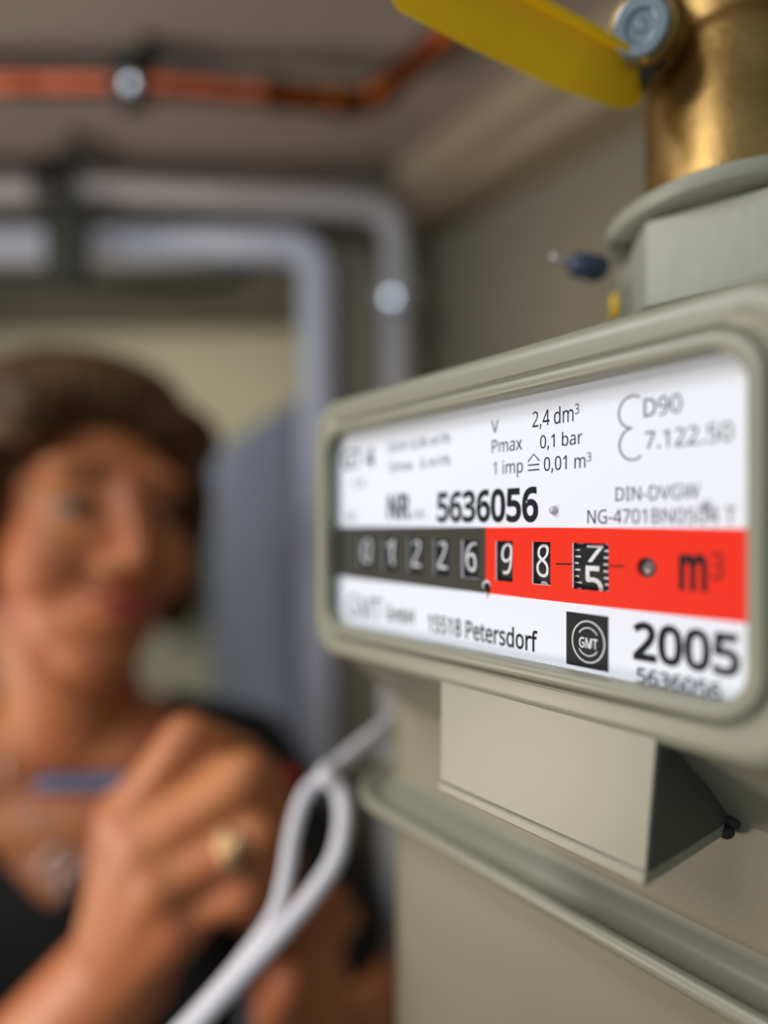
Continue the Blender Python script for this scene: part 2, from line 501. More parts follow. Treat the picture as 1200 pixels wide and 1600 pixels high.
X0, X1, Z0, Z1 = -131.0, -24.6, -29.0, 31.2
bm = bmesh.new()
rr_loft_y(bm, [ex(84.2, 0, 4.6), ex(80.1, 0, 4.6), ex(79.75, .15, 4.8), ex(79.5, .6, 5.2), ex(79.5, 1.5, 6), ex(79.8, 2.05, 6.5), ex(80.6, 2.3, 6.8)], False, False, 12)
bezel = obj('bezel', bm, M_body, G, smooth=True, auto=40)
bm = bmesh.new()
rr_loft_y(bm, [ex(80.6, 2.3, 6.8), ex(81.3, 2.45, 7), ex(81.2, 2.9, 7.2), ex(80.7, 3.25, 7.4),
               (80.6, X0 + 2.6, X1 - 2.6, Z0 + 2.4, Z1 - 3.0, 6.5), (80.85, X0 + 1.4, X1 - 1.4, Z0 + 1.3, Z1 - 1.7, 7.0), (81.6, X0 + .5, X1 - .5, Z0 + .5, Z1 - .6, 7.6),
               (82.6, X0 + .1, X1 - .1, Z0 + .1, Z1 - .1, 8.0), (84.0, X0, X1, Z0, Z1, 8),
               (88, X0 - .2, X1 + .5, Z0 - 2.6, Z1 + .1, 8.5), (98, X0 - .5, X1 + 1.5, Z0 - 10, Z1 + .3, 9), (108, X0 - 1, X1 + 2, Z0 - 18.5, Z1 + .5, 9.5)], False, True, 12)
obj('counter_housing', bm, M_body, G, smooth=True, auto=50)

# meter case (upper half, seam, lower half)
BX0, BX1, BY0, BY1 = -141.5, 70, 107, 275
bm = bmesh.new()
rr_loft_z(bm, [(-70, BX0, BX1, BY0, BY1, 14), (10, BX0, BX1, BY0, BY1, 14), (22, BX0 + 1, BX1 - 1, BY0 + 1, BY1 - 1, 15), (30, BX0 + 6, BX1 - 6, BY0 + 6, BY1 - 6, 18), (33, BX0 + 14, BX1 - 14, BY0 + 14, BY1 - 14, 22)], True, True, 8)
obj('upper_case', bm, M_body2, G, smooth=True, auto=60)
bm = bmesh.new()
e = 9
rr_loft_z(bm, [(-66.0, BX0, BX1, BY0, BY1, 14), (-69.6, BX0 - .3, BX1, BY0 - .5, BY1, 14), (-71.6, BX0 - 1.6, BX1 + 3, BY0 - 2, BY1 + 3, 16), (-72.0, BX0 - 3.4, BX1 + 4, BY0 - 4, BY1 + 4, 18), (-71.4, BX0 - 4.8, BX1 + 6, BY0 - 5.6, BY1 + 6, 19), (-70.0, BX0 - 6.2, BX1 + 7, BY0 - 7.2, BY1 + 7, 20),
               (-69.5, BX0 - 7.2, BX1 + 7.5, BY0 - 8.2, BY1 + 7.5, 21), (-70.0, BX0 - 8, BX1 + 8, BY0 - 9.2, BY1 + 8, 22), (-71.2, BX0 - 8.3, BX1 + 8, BY0 - 9.5, BY1 + 8, 22), (-72.8, BX0 - 7.7, BX1 + 7.5, BY0 - 8.9, BY1 + 7.5, 21), (-74.5, BX0 - 4, BX1 + 4, BY0 - 5, BY1 + 4, 18), (-76.5, BX0 - 0, BX1, BY0 - 1, BY1, 14)], True, True, 8)
obj('seam_flange', bm, M_body, G, smooth=True, auto=80)
bm = bmesh.new()
rr_loft_z(bm, [(-75, BX0 + 0.5, BX1, BY0 + .5, BY1, 14), (-210, BX0 + 1.5, BX1, BY0 + .5, BY1, 14), (-225, BX0 + 5, BX1 - 5, BY0 + 5, BY1 - 5, 18), (-235, BX0 + 20, BX1 - 20, BY0 + 20, BY1 - 20, 22)], True, True, 8)
obj('lower_case', bm, M_body2, G, smooth=True, auto=60)
# wall bracket so that the meter hangs on the wall
bm = bmesh.new(); box(bm, -0.10, 0.03, 0.27, YW, CAMZ - 0.05, CAMZ - 0.02); box(bm, -0.10, 0.03, YW - .004, YW, CAMZ - .12, CAMZ + .03)
obj('wall_bracket', bm, M_darksteel, G)

# terminal box under the counter
bm = bmesh.new()


def q3(x, y, z): return Vector((x / 1000, y / 1000, CAMZ + z / 1000))


loft(bm, [[q3(-85.9, 80.9, -24), q3(-43.4, 80.9, -24), q3(-43.4, 107.5, -24), q3(-85.9, 107.5, -24)],
          [q3(-86.0, 80.9, -46.4), q3(-45.3, 80.9, -46.4), q3(-45.3, 107.5, -46.4), q3(-86.0, 107.5, -46.4)]])
tb = obj('terminal_box', bm, M_body, G, bevel=0.0002)
bm = bmesh.new()  # thin dark sheet over the side face, stands for its shade
loft(bm, [[q3(-43.4, 81.6, -24), q3(-43.15, 81.6, -24), q3(-43.15, 107.3, -24), q3(-43.4, 107.3, -24)],
          [q3(-45.25, 81.6, -46.2), q3(-45.0, 81.6, -46.2), q3(-45.0, 107.3, -46.2), q3(-45.25, 107.3, -46.2)]])
tag(obj('side_shade', bm, M_side_shade, tb), 'dark grey sheet painting shade on the box side')
bm = bmesh.new()
box(bm, -0.0862, -0.0450, 0.0803, 0.1078, CAMZ - 0.0482, CAMZ - 0.0463)
obj('base_lip', bm, M_body, tb, bevel=0.0004)
bm = bmesh.new(); ellipsoid(bm, q3(-45.2, 106.2, -46.3), (.0016, .0016, .0016)); ellipsoid(bm, q3(-45.2, 105, -47.6), (.0013, .0016, .0013))
obj('rubber_plug', bm, M_black, tb, smooth=True)

# ---- counter plate with windows, drums and print
PY = 83.2          # front of the plate, mm
SL = -0.0105       # slight tilt of the print
XM = -78.0


def psh(v):
    return Vector((v[0], v[1], v[2] + SL * (v[0] - XM / 1000)))


def wx(px): return on_y(px, 833, PY / 1000).x * 1000


def wz(px, py): return (on_y(px, py, PY / 1000).z - CAMZ) * 1000 - SL * (wx(px) - XM)


PL, PR = wx(523), O[1] + .1
wins = []
for a, b in ((562, 583), (599, 620), (638, 660), (678, 701), (722, 748), (775, 801), (832, 860), (895, 951)):
    wins.append((wx(a), wx(b)))
WT, WB = 0.0, 0.0
WT = wz(740, 844); WB = wz(740, 904)
BT = wz(760, 824); BB = wz(760, 927)
RX = wx(759)
ph = on_y(1010, 887, PY / 1000); HX, HZ = ph.x * 1000, (ph.z - CAMZ) * 1000 - SL * (ph.x * 1000 - XM)
HR = 1.5


def cellplate(name, x0, x1, z0, z1, m, holes, parent):
    """thin plate with rectangular holes all sharing z range hz0..hz1"""
    bm = bmesh.new()
    T = 0.3

    def b(a, c, d, e):
        if c - a > 1e-4 and e - d > 1e-4: box(bm, a / 1000, c / 1000, PY / 1000, (PY + T) / 1000, CAMZ + d / 1000, CAMZ + e / 1000)
    x = x0
    for (h0, h1, hz0, hz1) in holes:
        b(x, h0, z0, z1); b(h0, h1, z0, hz0); b(h0, h1, hz1, z1); x = h1
    b(x, x1, z0, z1)
    for v in bm.verts: v.co = psh(v.co)
    return obj(name, bm, m, parent)


plate = cellplate('counter_plate', PL, PR, BT, 24.5, M_plate, [], G)
# lower white field belongs to the same plate
bm = bmesh.new(); bm.from_mesh(plate.data)
off = plate.parent.location
T = 0.5
b0 = len(bm.verts)
box(bm, PL / 1000, PR / 1000, PY / 1000, (PY + T) / 1000, CAMZ - 24e-3, CAMZ + BB / 1000)
bm.verts.ensure_lookup_table()
for v in bm.verts[b0:]: v.co = psh(v.co) - off
bm.to_mesh(plate.data); bm.free()
tag(plate, 'white counter plate with black print')
black_band = cellplate('black_band', PL, RX, BB, BT, M_band, [(a, b, WB, WT) for a, b in wins[:5]], plate)
red_band = cellplate('red_band', RX, PR, BB, BT, M_red, [(a, b, WB - (0.15 if i == 2 else 0), WT) for i, (a, b) in enumerate(wins[5:])] + [(HX - HR, HX + HR, HZ - HR, HZ + HR)], plate)
# square hole becomes round by a fitted ring
bm = bmesh.new()
n = 32
sq = []; ci = []
for k in range(n):
    a = 2 * math.pi * k / n; cx, sx = math.cos(a), math.sin(a); f = 1 / max(abs(cx), abs(sx))
    sq.append((cx * f * HR, sx * f * HR)); ci.append((cx * HR * .98, sx * HR * .98))
for k in range(n):
    j = (k + 1) % n
    bm.faces.new([bm.verts.new(psh(q3(HX + x, PY + y, HZ + z))) for x, z, y in ((*sq[k], 0), (*sq[j], 0), (*ci[j], 0), (*ci[k], 0))])
    bm.faces.new([bm.verts.new(psh(q3(HX + x, PY + y, HZ + z))) for x, z, y in ((*ci[k], 0), (*ci[j], 0), (*ci[j], .8), (*ci[k], .8))])
obj('hole_surround', bm, M_red, plate)
bm = bmesh.new(); lathe(bm, psh(q3(HX, PY + 1.2, HZ)), (0, -1, 0), [(0, .0021), (0.0002, .0021), (0.0002, .0011), (0.0006, .0008), (.0007, .0003)], 28)
tag(obj('reset_stud', bm, M_hole, plate, smooth=True, auto=40), 'round grey stud in the hole of the red band')


# letter outlines: advance, flat x/y list, flat triangle list (capital height 240)
GLYPHS = {
    'r': {
        ' ': (87, [], []),
        ',': (90, [14,-43,17,-30,20,-16,23,-1,26,13,29,27,31,39,62,39,64,35,61,23,57,10,52,-4,46,-18,41,-31,36,-43], [5,7,6,5,8,7,5,9,8,4,9,5,4,10,9,3,10,4,3,11,10,2,11,3,2,12,11,1,12,2,1,13,12,0,13,1,0,14,13]),
        '-': (108, [13,77,13,103,95,103,95,77], [0,2,1,0,3,2]),
        '.': (90, [45,-5,39,-4,35,-2,30,1,27,5,25,11,24,18,25,26,27,31,30,36,35,38,39,40,45,41,50,40,55,38,60,36,63,31,65,26,66,18,65,11,63,5,60,1,55,-2,50,-4], [11,13,12,10,13,11,10,14,13,9,14,10,9,15,14,8,15,9,8,16,15,8,17,16,7,17,8,7,18,17,6,18,7,5,18,6,5,19,18,4,19,5,4,20,19,3,20,4,3,21,20,2,21,3,2,22,21,1,22,2,1,23,22,0,23,1]),
        '/': (125, [3,0,93,240,122,240,32,0], [0,2,1,0,3,2]),
        '0': (192, [96,-3,71,0,51,11,36,29,25,54,19,84,16,120,17,145,20,167,24,187,31,204,39,218,50,229,63,237,78,242,96,243,120,240,140,229,156,211,167,187,173,156,176,120,175,96,172,74,168,54,161,37,153,23,142,11,129,3,114,-2,96,22,112,25,125,33,134,46,141,65,144,90,146,120,144,150,141,175,134,194,125,207,112,216,96,218,79,216,67,207,57,194,51,175,47,150,46,120,47,90,51,65,57,46,67,33,79,25], [14,16,15,13,16,14,13,17,16,12,17,13,12,18,17,11,42,12,42,18,12,11,43,42,41,18,42,10,43,11,40,18,41,10,44,43,40,19,18,39,19,40,10,45,44,9,45,10,9,46,45,38,19,39,8,46,9,38,20,19,8,47,46,37,20,38,7,47,8,37,21,20,7,48,47,36,21,37,6,48,7,5,48,6,5,49,48,35,21,36,35,22,21,35,23,22,5,50,49,34,23,35,4,50,5,34,24,23,4,51,50,33,24,34,3,51,4,33,25,24,3,52,51,32,25,33,32,26,25,3,53,52,31,26,32,2,53,3,2,30,53,30,26,31,30,27,26,2,27,30,2,28,27,1,28,2,1,29,28,0,29,1]),
        '1': (192, [90,0,90,168,90,177,90,184,91,191,91,197,91,203,92,209,88,206,85,203,82,200,79,197,75,194,71,190,45,170,30,189,95,240,119,240,119,0], [15,17,16,15,7,17,7,18,17,15,8,7,6,18,7,15,9,8,5,18,6,15,10,9,15,11,10,15,12,11,4,18,5,15,13,12,3,18,4,15,14,13,2,18,3,1,18,2,0,18,1]),
        '2': (192, [16,0,16,25,79,88,90,100,101,110,109,120,117,130,123,139,128,148,132,157,134,167,135,178,133,190,129,200,123,208,114,213,104,217,92,218,81,217,71,215,62,212,53,207,44,202,35,195,19,215,29,222,39,229,51,235,64,239,78,242,92,243,113,241,131,236,145,226,156,213,163,198,165,179,164,167,161,155,157,144,151,133,144,123,136,112,126,101,115,89,103,78,53,28,53,27,175,27,175,0], [29,31,30,28,31,29,28,32,31,27,32,28,27,33,32,26,33,27,25,33,26,25,17,33,17,34,33,24,17,25,24,18,17,16,34,17,24,19,18,15,34,16,24,20,19,23,22,24,22,21,24,21,20,24,15,35,34,14,35,15,13,35,14,12,35,13,12,36,35,11,36,12,11,37,36,10,37,11,9,37,10,9,38,37,8,38,9,8,39,38,7,39,8,7,40,39,6,40,7,6,41,40,5,41,6,5,42,41,4,42,5,4,43,42,3,43,4,3,44,43,2,44,3,2,45,44,1,45,2,1,46,45,1,47,46,1,48,47,1,49,48,0,49,1]),
        '3': (192, [81,-3,69,-3,57,-2,46,-1,35,2,25,5,15,10,15,37,25,33,36,29,48,26,59,23,70,22,81,21,101,23,116,27,128,34,136,44,140,55,142,69,140,82,134,93,124,101,111,107,95,110,75,111,52,111,52,136,75,136,93,138,108,142,120,149,129,158,134,169,135,182,134,192,130,201,124,209,115,214,104,217,92,218,79,218,68,216,58,213,49,208,40,204,31,198,16,218,26,225,36,231,48,236,61,240,76,242,91,243,114,241,133,236,147,226,157,214,164,200,166,184,164,169,160,156,152,145,142,137,130,130,116,126,116,125,133,121,148,115,159,107,167,96,171,83,173,68,172,55,169,42,163,31,156,21,146,13,133,6,118,1,101,-2], [52,54,53,51,54,52,51,55,54,50,55,51,49,55,50,49,56,55,48,56,49,48,57,56,47,40,48,40,57,48,46,45,47,45,44,47,44,43,47,43,42,47,42,41,47,41,40,47,39,57,40,38,57,39,38,58,57,37,58,38,36,58,37,35,58,36,35,59,58,34,59,35,34,60,59,33,60,34,32,60,33,32,61,60,31,61,32,31,62,61,30,62,31,30,63,62,29,63,30,28,63,29,28,64,63,26,28,27,26,64,28,26,65,64,26,66,65,26,67,66,26,68,67,26,25,68,25,69,68,24,69,25,23,69,24,23,70,69,22,70,23,21,70,22,21,71,70,20,71,21,20,72,71,19,72,20,18,72,19,18,73,72,17,73,18,17,74,73,16,74,17,16,75,74,6,8,7,15,75,16,6,9,8,15,76,75,6,10,9,14,76,15,6,11,10,6,12,11,13,76,14,6,13,12,6,76,13,6,77,76,6,78,77,5,78,6,5,79,78,4,79,5,3,79,4,3,80,79,2,80,3,1,80,2,1,0,80]),
        '4': (192, [122,0,122,54,7,54,7,80,120,241,150,241,150,81,185,81,185,54,150,54,150,0,36,81,122,81,122,156,122,168,122,177,122,186,123,194,123,202,124,210,122,210,120,205,118,201,116,196,113,191,110,187,108,183], [3,20,4,20,5,4,20,19,5,19,6,5,3,21,20,18,6,19,3,22,21,17,6,18,3,23,22,3,24,23,16,6,17,3,25,24,3,26,25,15,6,16,3,11,26,14,6,15,13,6,14,12,6,13,3,12,11,3,6,12,3,7,6,3,8,7,2,8,3,1,8,2,0,9,1,9,8,1,0,10,9]),
        '5': (192, [83,-3,71,-3,60,-2,49,0,38,3,29,6,21,10,21,38,30,33,40,29,51,26,62,24,73,22,84,22,100,23,114,27,126,34,135,44,141,57,143,74,141,88,136,100,128,110,117,117,102,121,83,122,76,122,69,121,61,121,54,119,47,118,42,117,27,127,36,240,156,240,156,213,61,213,55,143,60,144,65,145,71,146,78,146,85,147,92,147,115,145,135,139,151,129,163,115,171,97,173,77,170,53,162,34,149,18,131,6,109,-1], [32,36,33,36,34,33,36,35,34,32,37,36,42,44,43,41,44,42,40,44,41,39,44,40,39,45,44,38,45,39,37,45,38,32,45,37,32,46,45,32,24,46,24,47,46,31,30,32,30,29,32,29,28,32,28,27,32,27,26,32,26,25,32,25,24,32,23,47,24,22,47,23,22,48,47,21,48,22,20,48,21,20,49,48,19,49,20,19,50,49,18,50,19,17,50,18,17,51,50,16,51,17,6,8,7,15,51,16,15,52,51,6,9,8,6,10,9,14,52,15,6,11,10,6,12,11,13,52,14,6,13,12,6,52,13,6,53,52,5,53,6,5,54,53,4,54,5,3,54,4,2,54,3,2,0,54,1,0,2]),
        '6': (192, [100,-3,85,-2,72,2,59,8,47,17,37,29,29,43,23,60,20,80,18,102,19,120,20,137,23,153,27,169,32,185,39,199,48,211,60,222,73,231,89,238,107,242,128,243,133,243,138,243,144,242,149,242,154,241,158,240,158,215,154,216,149,217,144,218,139,218,134,219,129,219,114,218,101,216,90,211,81,205,73,198,66,190,61,181,56,170,53,159,51,147,49,135,48,122,50,122,56,129,63,136,72,142,82,146,93,149,107,150,126,148,143,142,157,131,168,117,174,99,176,77,174,54,167,34,156,18,140,6,122,-1,100,21,113,23,124,28,134,35,141,46,146,60,147,77,146,91,142,103,135,113,126,121,115,125,101,127,91,126,81,124,73,120,66,116,60,110,55,104,51,97,49,90,48,83,49,73,51,64,54,54,59,45,64,37,71,31,79,26,89,23], [20,22,21,20,23,22,20,24,23,20,25,24,20,26,25,19,26,20,19,27,26,19,28,27,18,30,19,30,29,19,29,28,19,17,33,18,33,32,18,32,31,18,31,30,18,16,35,17,35,34,17,34,33,17,16,36,35,16,37,36,15,37,16,15,38,37,15,39,38,14,39,15,14,40,39,14,41,40,13,41,14,13,42,41,13,43,42,12,43,13,12,44,43,11,44,12,52,54,53,51,54,52,51,55,54,11,45,44,50,55,51,49,55,50,49,56,55,10,45,11,48,56,49,10,46,45,48,77,56,77,76,56,76,57,56,47,78,48,78,77,48,47,79,78,75,57,76,47,80,79,10,47,46,10,80,47,74,57,75,10,81,80,9,81,10,74,58,57,9,82,81,73,58,74,9,83,82,9,84,83,72,58,73,8,84,9,72,59,58,8,85,84,71,59,72,8,86,85,8,87,86,7,87,8,70,59,71,70,60,59,7,88,87,7,89,88,6,89,7,69,60,70,6,90,89,69,61,60,68,61,69,6,91,90,5,91,6,5,92,91,67,61,68,67,62,61,5,93,92,4,93,5,66,62,67,4,94,93,65,62,66,4,65,94,4,62,65,4,63,62,3,63,4,2,63,3,2,64,63,1,64,2,1,0,64]),
        '7': (192, [46,0,144,213,15,213,15,240,176,240,176,217,78,0], [2,4,3,2,5,4,2,1,5,1,6,5,0,6,1]),
        '8': (192, [97,-3,73,-1,53,4,37,14,26,26,19,42,16,61,17,72,20,81,23,90,28,97,35,104,42,110,49,116,58,121,66,125,55,132,45,141,36,150,30,160,26,172,24,186,25,198,28,208,34,217,41,225,49,231,59,236,70,240,83,242,96,243,115,241,133,237,147,228,159,217,165,203,168,186,167,176,165,168,161,161,157,154,151,147,145,142,138,136,130,131,122,127,131,122,140,117,149,111,156,105,163,98,168,90,172,82,174,73,175,62,173,43,166,27,154,14,138,4,119,-1,97,138,108,144,118,150,126,156,133,164,137,173,138,185,137,195,133,204,127,210,118,215,107,218,95,219,84,218,74,215,65,210,58,204,54,195,53,185,54,177,56,170,59,164,63,159,69,154,75,150,82,146,89,142,96,20,111,21,124,25,133,32,141,40,145,50,146,62,145,73,140,82,133,91,122,98,110,105,96,111,91,113,77,107,66,99,57,92,50,83,47,72,45,61,47,50,51,40,58,32,68,25,80,21], [29,31,30,28,31,29,28,32,31,27,32,28,27,33,32,26,33,27,25,33,26,25,34,33,24,72,25,72,34,25,24,73,72,71,34,72,24,74,73,70,34,71,23,74,24,70,35,34,23,75,74,69,35,70,23,76,75,68,35,69,22,76,23,22,77,76,67,35,68,67,36,35,21,77,22,21,78,77,66,36,67,20,78,21,66,37,36,20,79,78,65,37,66,20,80,79,65,38,37,64,38,65,19,80,20,19,81,80,64,39,38,63,39,64,19,82,81,63,40,39,18,82,19,18,83,82,62,40,63,18,84,83,62,41,40,17,84,18,17,85,84,61,41,62,61,42,41,17,86,85,60,42,61,17,60,86,60,43,42,16,60,17,16,43,60,16,44,43,15,44,16,15,45,44,15,46,45,14,46,15,14,47,46,13,47,14,13,48,47,12,100,13,100,48,13,12,101,100,99,48,100,98,48,99,98,49,48,11,101,12,11,102,101,97,49,98,97,50,49,10,102,11,10,103,102,96,50,97,96,51,50,9,103,10,9,104,103,95,51,96,95,52,51,8,104,9,8,105,104,94,52,95,94,53,52,7,105,8,93,53,94,93,54,53,7,106,105,6,106,7,93,55,54,92,55,93,5,106,6,5,107,106,91,55,92,5,108,107,91,56,55,4,108,5,90,56,91,4,109,108,4,110,109,89,56,90,89,57,56,3,110,4,3,111,110,88,57,89,3,87,111,87,57,88,3,57,87,3,58,57,2,58,3,2,59,58,1,59,2,1,0,59]),
        '9': (192, [64,-3,60,-3,55,-3,49,-3,43,-2,38,-1,34,0,34,25,43,23,53,21,64,21,79,22,91,24,103,29,112,34,120,41,127,50,132,59,137,69,140,80,142,92,144,105,145,118,143,118,137,110,130,104,121,98,111,93,99,91,86,90,66,92,50,98,36,109,25,123,19,141,17,162,18,178,21,193,26,206,34,217,42,226,53,233,65,239,79,242,93,243,108,242,122,238,135,232,146,223,156,211,164,197,170,180,173,160,175,137,174,120,173,103,170,86,166,70,161,55,154,41,145,29,133,18,120,9,104,2,86,-2,92,113,102,114,112,116,120,119,127,124,133,130,138,136,142,143,144,150,145,157,144,166,142,176,139,185,135,194,129,202,122,209,114,214,104,217,93,218,80,217,69,212,59,204,52,194,47,180,46,163,47,148,51,136,57,126,66,119,78,114], [43,45,44,42,45,43,42,46,45,41,46,42,41,47,46,40,47,41,40,48,47,39,48,40,39,83,48,83,82,48,82,49,48,39,84,83,81,49,82,39,85,84,38,85,39,80,49,81,38,86,85,80,50,49,79,50,80,37,86,38,37,87,86,78,50,79,78,51,50,77,51,78,37,88,87,36,88,37,76,51,77,36,89,88,76,52,51,35,89,36,75,52,76,74,52,75,35,90,89,34,90,35,74,53,52,73,53,74,72,53,73,34,91,90,71,53,72,33,91,34,71,54,53,33,92,91,70,54,71,69,54,70,33,93,92,68,54,69,32,93,33,68,22,54,22,55,54,67,23,68,23,22,68,32,94,93,67,24,23,21,55,22,66,24,67,32,65,94,65,24,66,32,24,65,32,25,24,31,25,32,20,55,21,31,26,25,20,56,55,30,26,31,30,27,26,30,28,27,19,56,20,29,28,30,19,57,56,18,57,19,18,58,57,17,58,18,16,58,17,16,59,58,15,59,16,14,59,15,14,60,59,13,60,14,12,60,13,12,61,60,6,8,7,11,61,12,6,9,8,10,61,11,6,10,9,6,61,10,6,62,61,6,63,62,6,64,63,5,64,6,4,64,5,3,64,4,3,0,64,2,0,3,1,0,2]),
        'B': (218, [33,0,33,240,101,240,129,238,151,234,169,226,182,215,190,200,192,180,191,167,187,155,180,145,171,137,160,131,146,127,146,126,156,124,165,121,174,117,181,112,188,106,193,99,197,90,199,80,200,68,198,48,190,31,178,18,161,8,141,2,117,0,63,138,107,138,126,139,140,142,149,148,156,155,160,165,161,177,159,189,155,198,147,205,136,210,121,213,102,214,63,214,63,26,111,26,130,27,145,31,155,38,162,47,167,58,168,71,166,82,162,92,155,101,144,107,129,111,109,112,63,112], [0,45,1,45,2,1,45,3,2,45,4,3,45,5,4,45,6,5,45,44,6,44,43,6,43,7,6,0,31,45,42,7,43,41,7,42,40,7,41,40,8,7,39,8,40,38,8,39,38,9,8,37,9,38,37,10,9,36,10,37,36,11,10,35,11,36,34,11,35,34,12,11,33,12,34,32,12,33,0,60,31,60,32,31,60,12,32,60,13,12,60,14,13,60,15,14,60,16,15,60,17,16,60,18,17,60,59,18,59,19,18,0,46,60,58,19,59,58,20,19,57,20,58,56,20,57,56,21,20,55,21,56,55,22,21,54,22,55,54,23,22,53,23,54,53,24,23,52,24,53,52,25,24,51,25,52,51,26,25,50,26,51,49,26,50,49,27,26,48,27,49,47,27,48,0,47,46,0,27,47,0,28,27,0,29,28,0,30,29]),
        'C': (212, [131,-3,108,-2,87,3,70,12,55,23,42,38,33,55,26,74,22,96,20,120,22,143,26,165,34,184,44,201,57,216,73,228,91,236,112,241,136,243,160,242,182,237,202,229,190,203,182,207,174,210,165,213,156,215,146,216,135,217,111,214,91,205,75,191,62,171,55,148,52,120,55,92,62,69,73,49,89,35,110,26,135,23,145,23,155,24,165,26,174,28,183,30,192,33,192,6,183,3,174,1,165,-1,155,-2,143,-3], [17,19,18,17,20,19,16,20,17,16,21,20,15,21,16,15,26,21,26,25,21,25,24,21,24,23,21,23,22,21,14,28,15,28,27,15,27,26,15,14,29,28,13,29,14,13,30,29,13,31,30,12,31,13,12,32,31,11,32,12,11,33,32,10,33,11,10,34,33,9,34,10,8,34,9,8,35,34,7,35,8,7,36,35,6,36,7,6,37,36,5,37,6,5,38,37,4,38,5,4,39,38,45,47,46,44,47,45,43,47,44,4,40,39,42,47,43,41,47,42,40,47,41,3,40,4,3,47,40,2,47,3,2,48,47,1,48,2,1,49,48,1,50,49,1,51,50,0,51,1,0,52,51]),
        'D': (245, [33,0,33,240,106,240,130,238,150,234,169,226,186,216,199,203,210,187,218,168,223,147,225,122,221,85,210,55,192,31,167,14,136,3,99,0,63,26,95,26,149,36,182,68,193,121,190,150,182,174,169,192,151,204,129,211,102,214,63,214], [0,29,1,29,2,1,29,3,2,29,4,3,29,5,4,29,6,5,29,28,6,28,27,6,27,7,6,0,18,29,26,7,27,25,7,26,25,8,7,24,8,25,24,9,8,23,9,24,23,10,9,22,10,23,22,11,10,22,12,11,21,12,22,21,13,12,20,13,21,20,14,13,19,14,20,19,15,14,0,19,18,0,15,19,0,16,15,0,17,16]),
        'E': (187, [33,0,33,240,167,240,167,213,63,213,63,138,161,138,161,112,63,112,63,27,167,27,167,0], [0,4,1,4,2,1,4,3,2,0,5,4,0,8,5,8,6,5,8,7,6,0,9,8,0,10,9,0,11,10]),
        'F': (174, [33,0,33,240,167,240,167,213,63,213,63,128,160,128,160,102,63,102,63,0], [0,4,1,4,2,1,4,3,2,0,5,4,0,8,5,8,6,5,8,7,6,0,9,8]),
        'G': (244, [135,-3,112,-2,91,3,73,12,57,23,44,37,34,54,26,74,22,96,20,120,22,144,27,166,35,185,47,202,61,216,78,228,97,236,120,241,145,243,158,243,171,241,183,239,195,237,206,233,216,229,205,203,196,206,186,210,176,213,165,215,154,216,143,217,117,214,94,205,76,191,63,171,55,148,52,120,53,102,56,85,61,69,69,56,78,44,90,35,105,28,122,24,142,23,152,23,161,24,169,25,176,26,183,27,189,29,189,100,137,100,137,127,220,127,220,9,207,5,193,2,180,0,167,-2,152,-3], [17,19,18,17,20,19,17,21,20,16,21,17,16,22,21,16,23,22,15,23,16,15,24,23,15,29,24,29,28,24,28,27,24,27,26,24,26,25,24,14,31,15,31,30,15,30,29,15,14,32,31,13,32,14,13,33,32,13,34,33,12,34,13,12,35,34,11,35,12,11,36,35,10,36,11,10,37,36,9,37,10,54,56,55,54,53,56,53,57,56,8,37,9,8,38,37,8,39,38,52,57,53,7,39,8,7,40,39,6,40,7,6,41,40,6,42,41,5,42,6,5,43,42,4,43,5,4,44,43,51,57,52,4,45,44,50,57,51,49,57,50,48,57,49,4,46,45,47,57,48,46,57,47,3,46,4,3,57,46,2,57,3,2,58,57,2,59,58,1,59,2,1,60,59,1,61,60,0,61,1,0,62,61]),
        'H': (249, [33,0,33,240,63,240,63,138,186,138,186,240,216,240,216,0,186,0,186,112,63,112,63,0], [0,2,1,0,3,2,4,6,5,4,7,6,0,10,3,10,4,3,10,9,4,9,7,4,0,11,10,8,7,9]),
        'I': (114, [13,0,13,17,42,24,42,216,13,222,13,240,100,240,100,222,72,216,72,24,100,17,100,0], [4,6,5,4,7,6,3,7,4,3,8,7,2,8,3,2,9,8,1,9,2,1,10,9,0,10,1,0,11,10]),
        'M': (305, [33,0,33,240,77,240,151,43,152,43,228,240,272,240,272,0,242,0,242,147,242,159,242,171,243,182,243,193,244,202,244,210,243,210,163,0,138,0,59,210,58,210,59,202,59,193,60,182,60,170,60,158,60,145,60,0], [0,20,1,20,2,1,20,19,2,19,3,2,4,16,5,16,6,5,16,15,6,15,7,6,0,21,20,18,3,19,4,17,16,14,7,15,0,22,21,13,7,14,0,23,22,12,7,13,0,24,23,11,7,12,10,7,11,0,25,24,9,7,10,0,26,25,8,7,9,0,27,26,18,4,3,18,17,4]),
        'N': (255, [33,0,33,240,67,240,195,41,197,41,197,45,196,51,196,57,196,65,195,73,195,81,195,89,194,97,194,104,194,240,223,240,223,0,187,0,59,199,58,199,58,191,59,181,60,170,60,158,60,146,60,134,60,0], [0,19,1,19,2,1,19,18,2,18,3,2,13,15,14,13,16,15,0,20,19,17,3,18,0,21,20,0,22,21,0,23,22,0,24,23,0,25,24,0,26,25,12,16,13,11,16,12,10,16,11,9,16,10,8,16,9,7,16,8,6,16,7,5,16,6,4,16,5,17,4,3,17,16,4]),
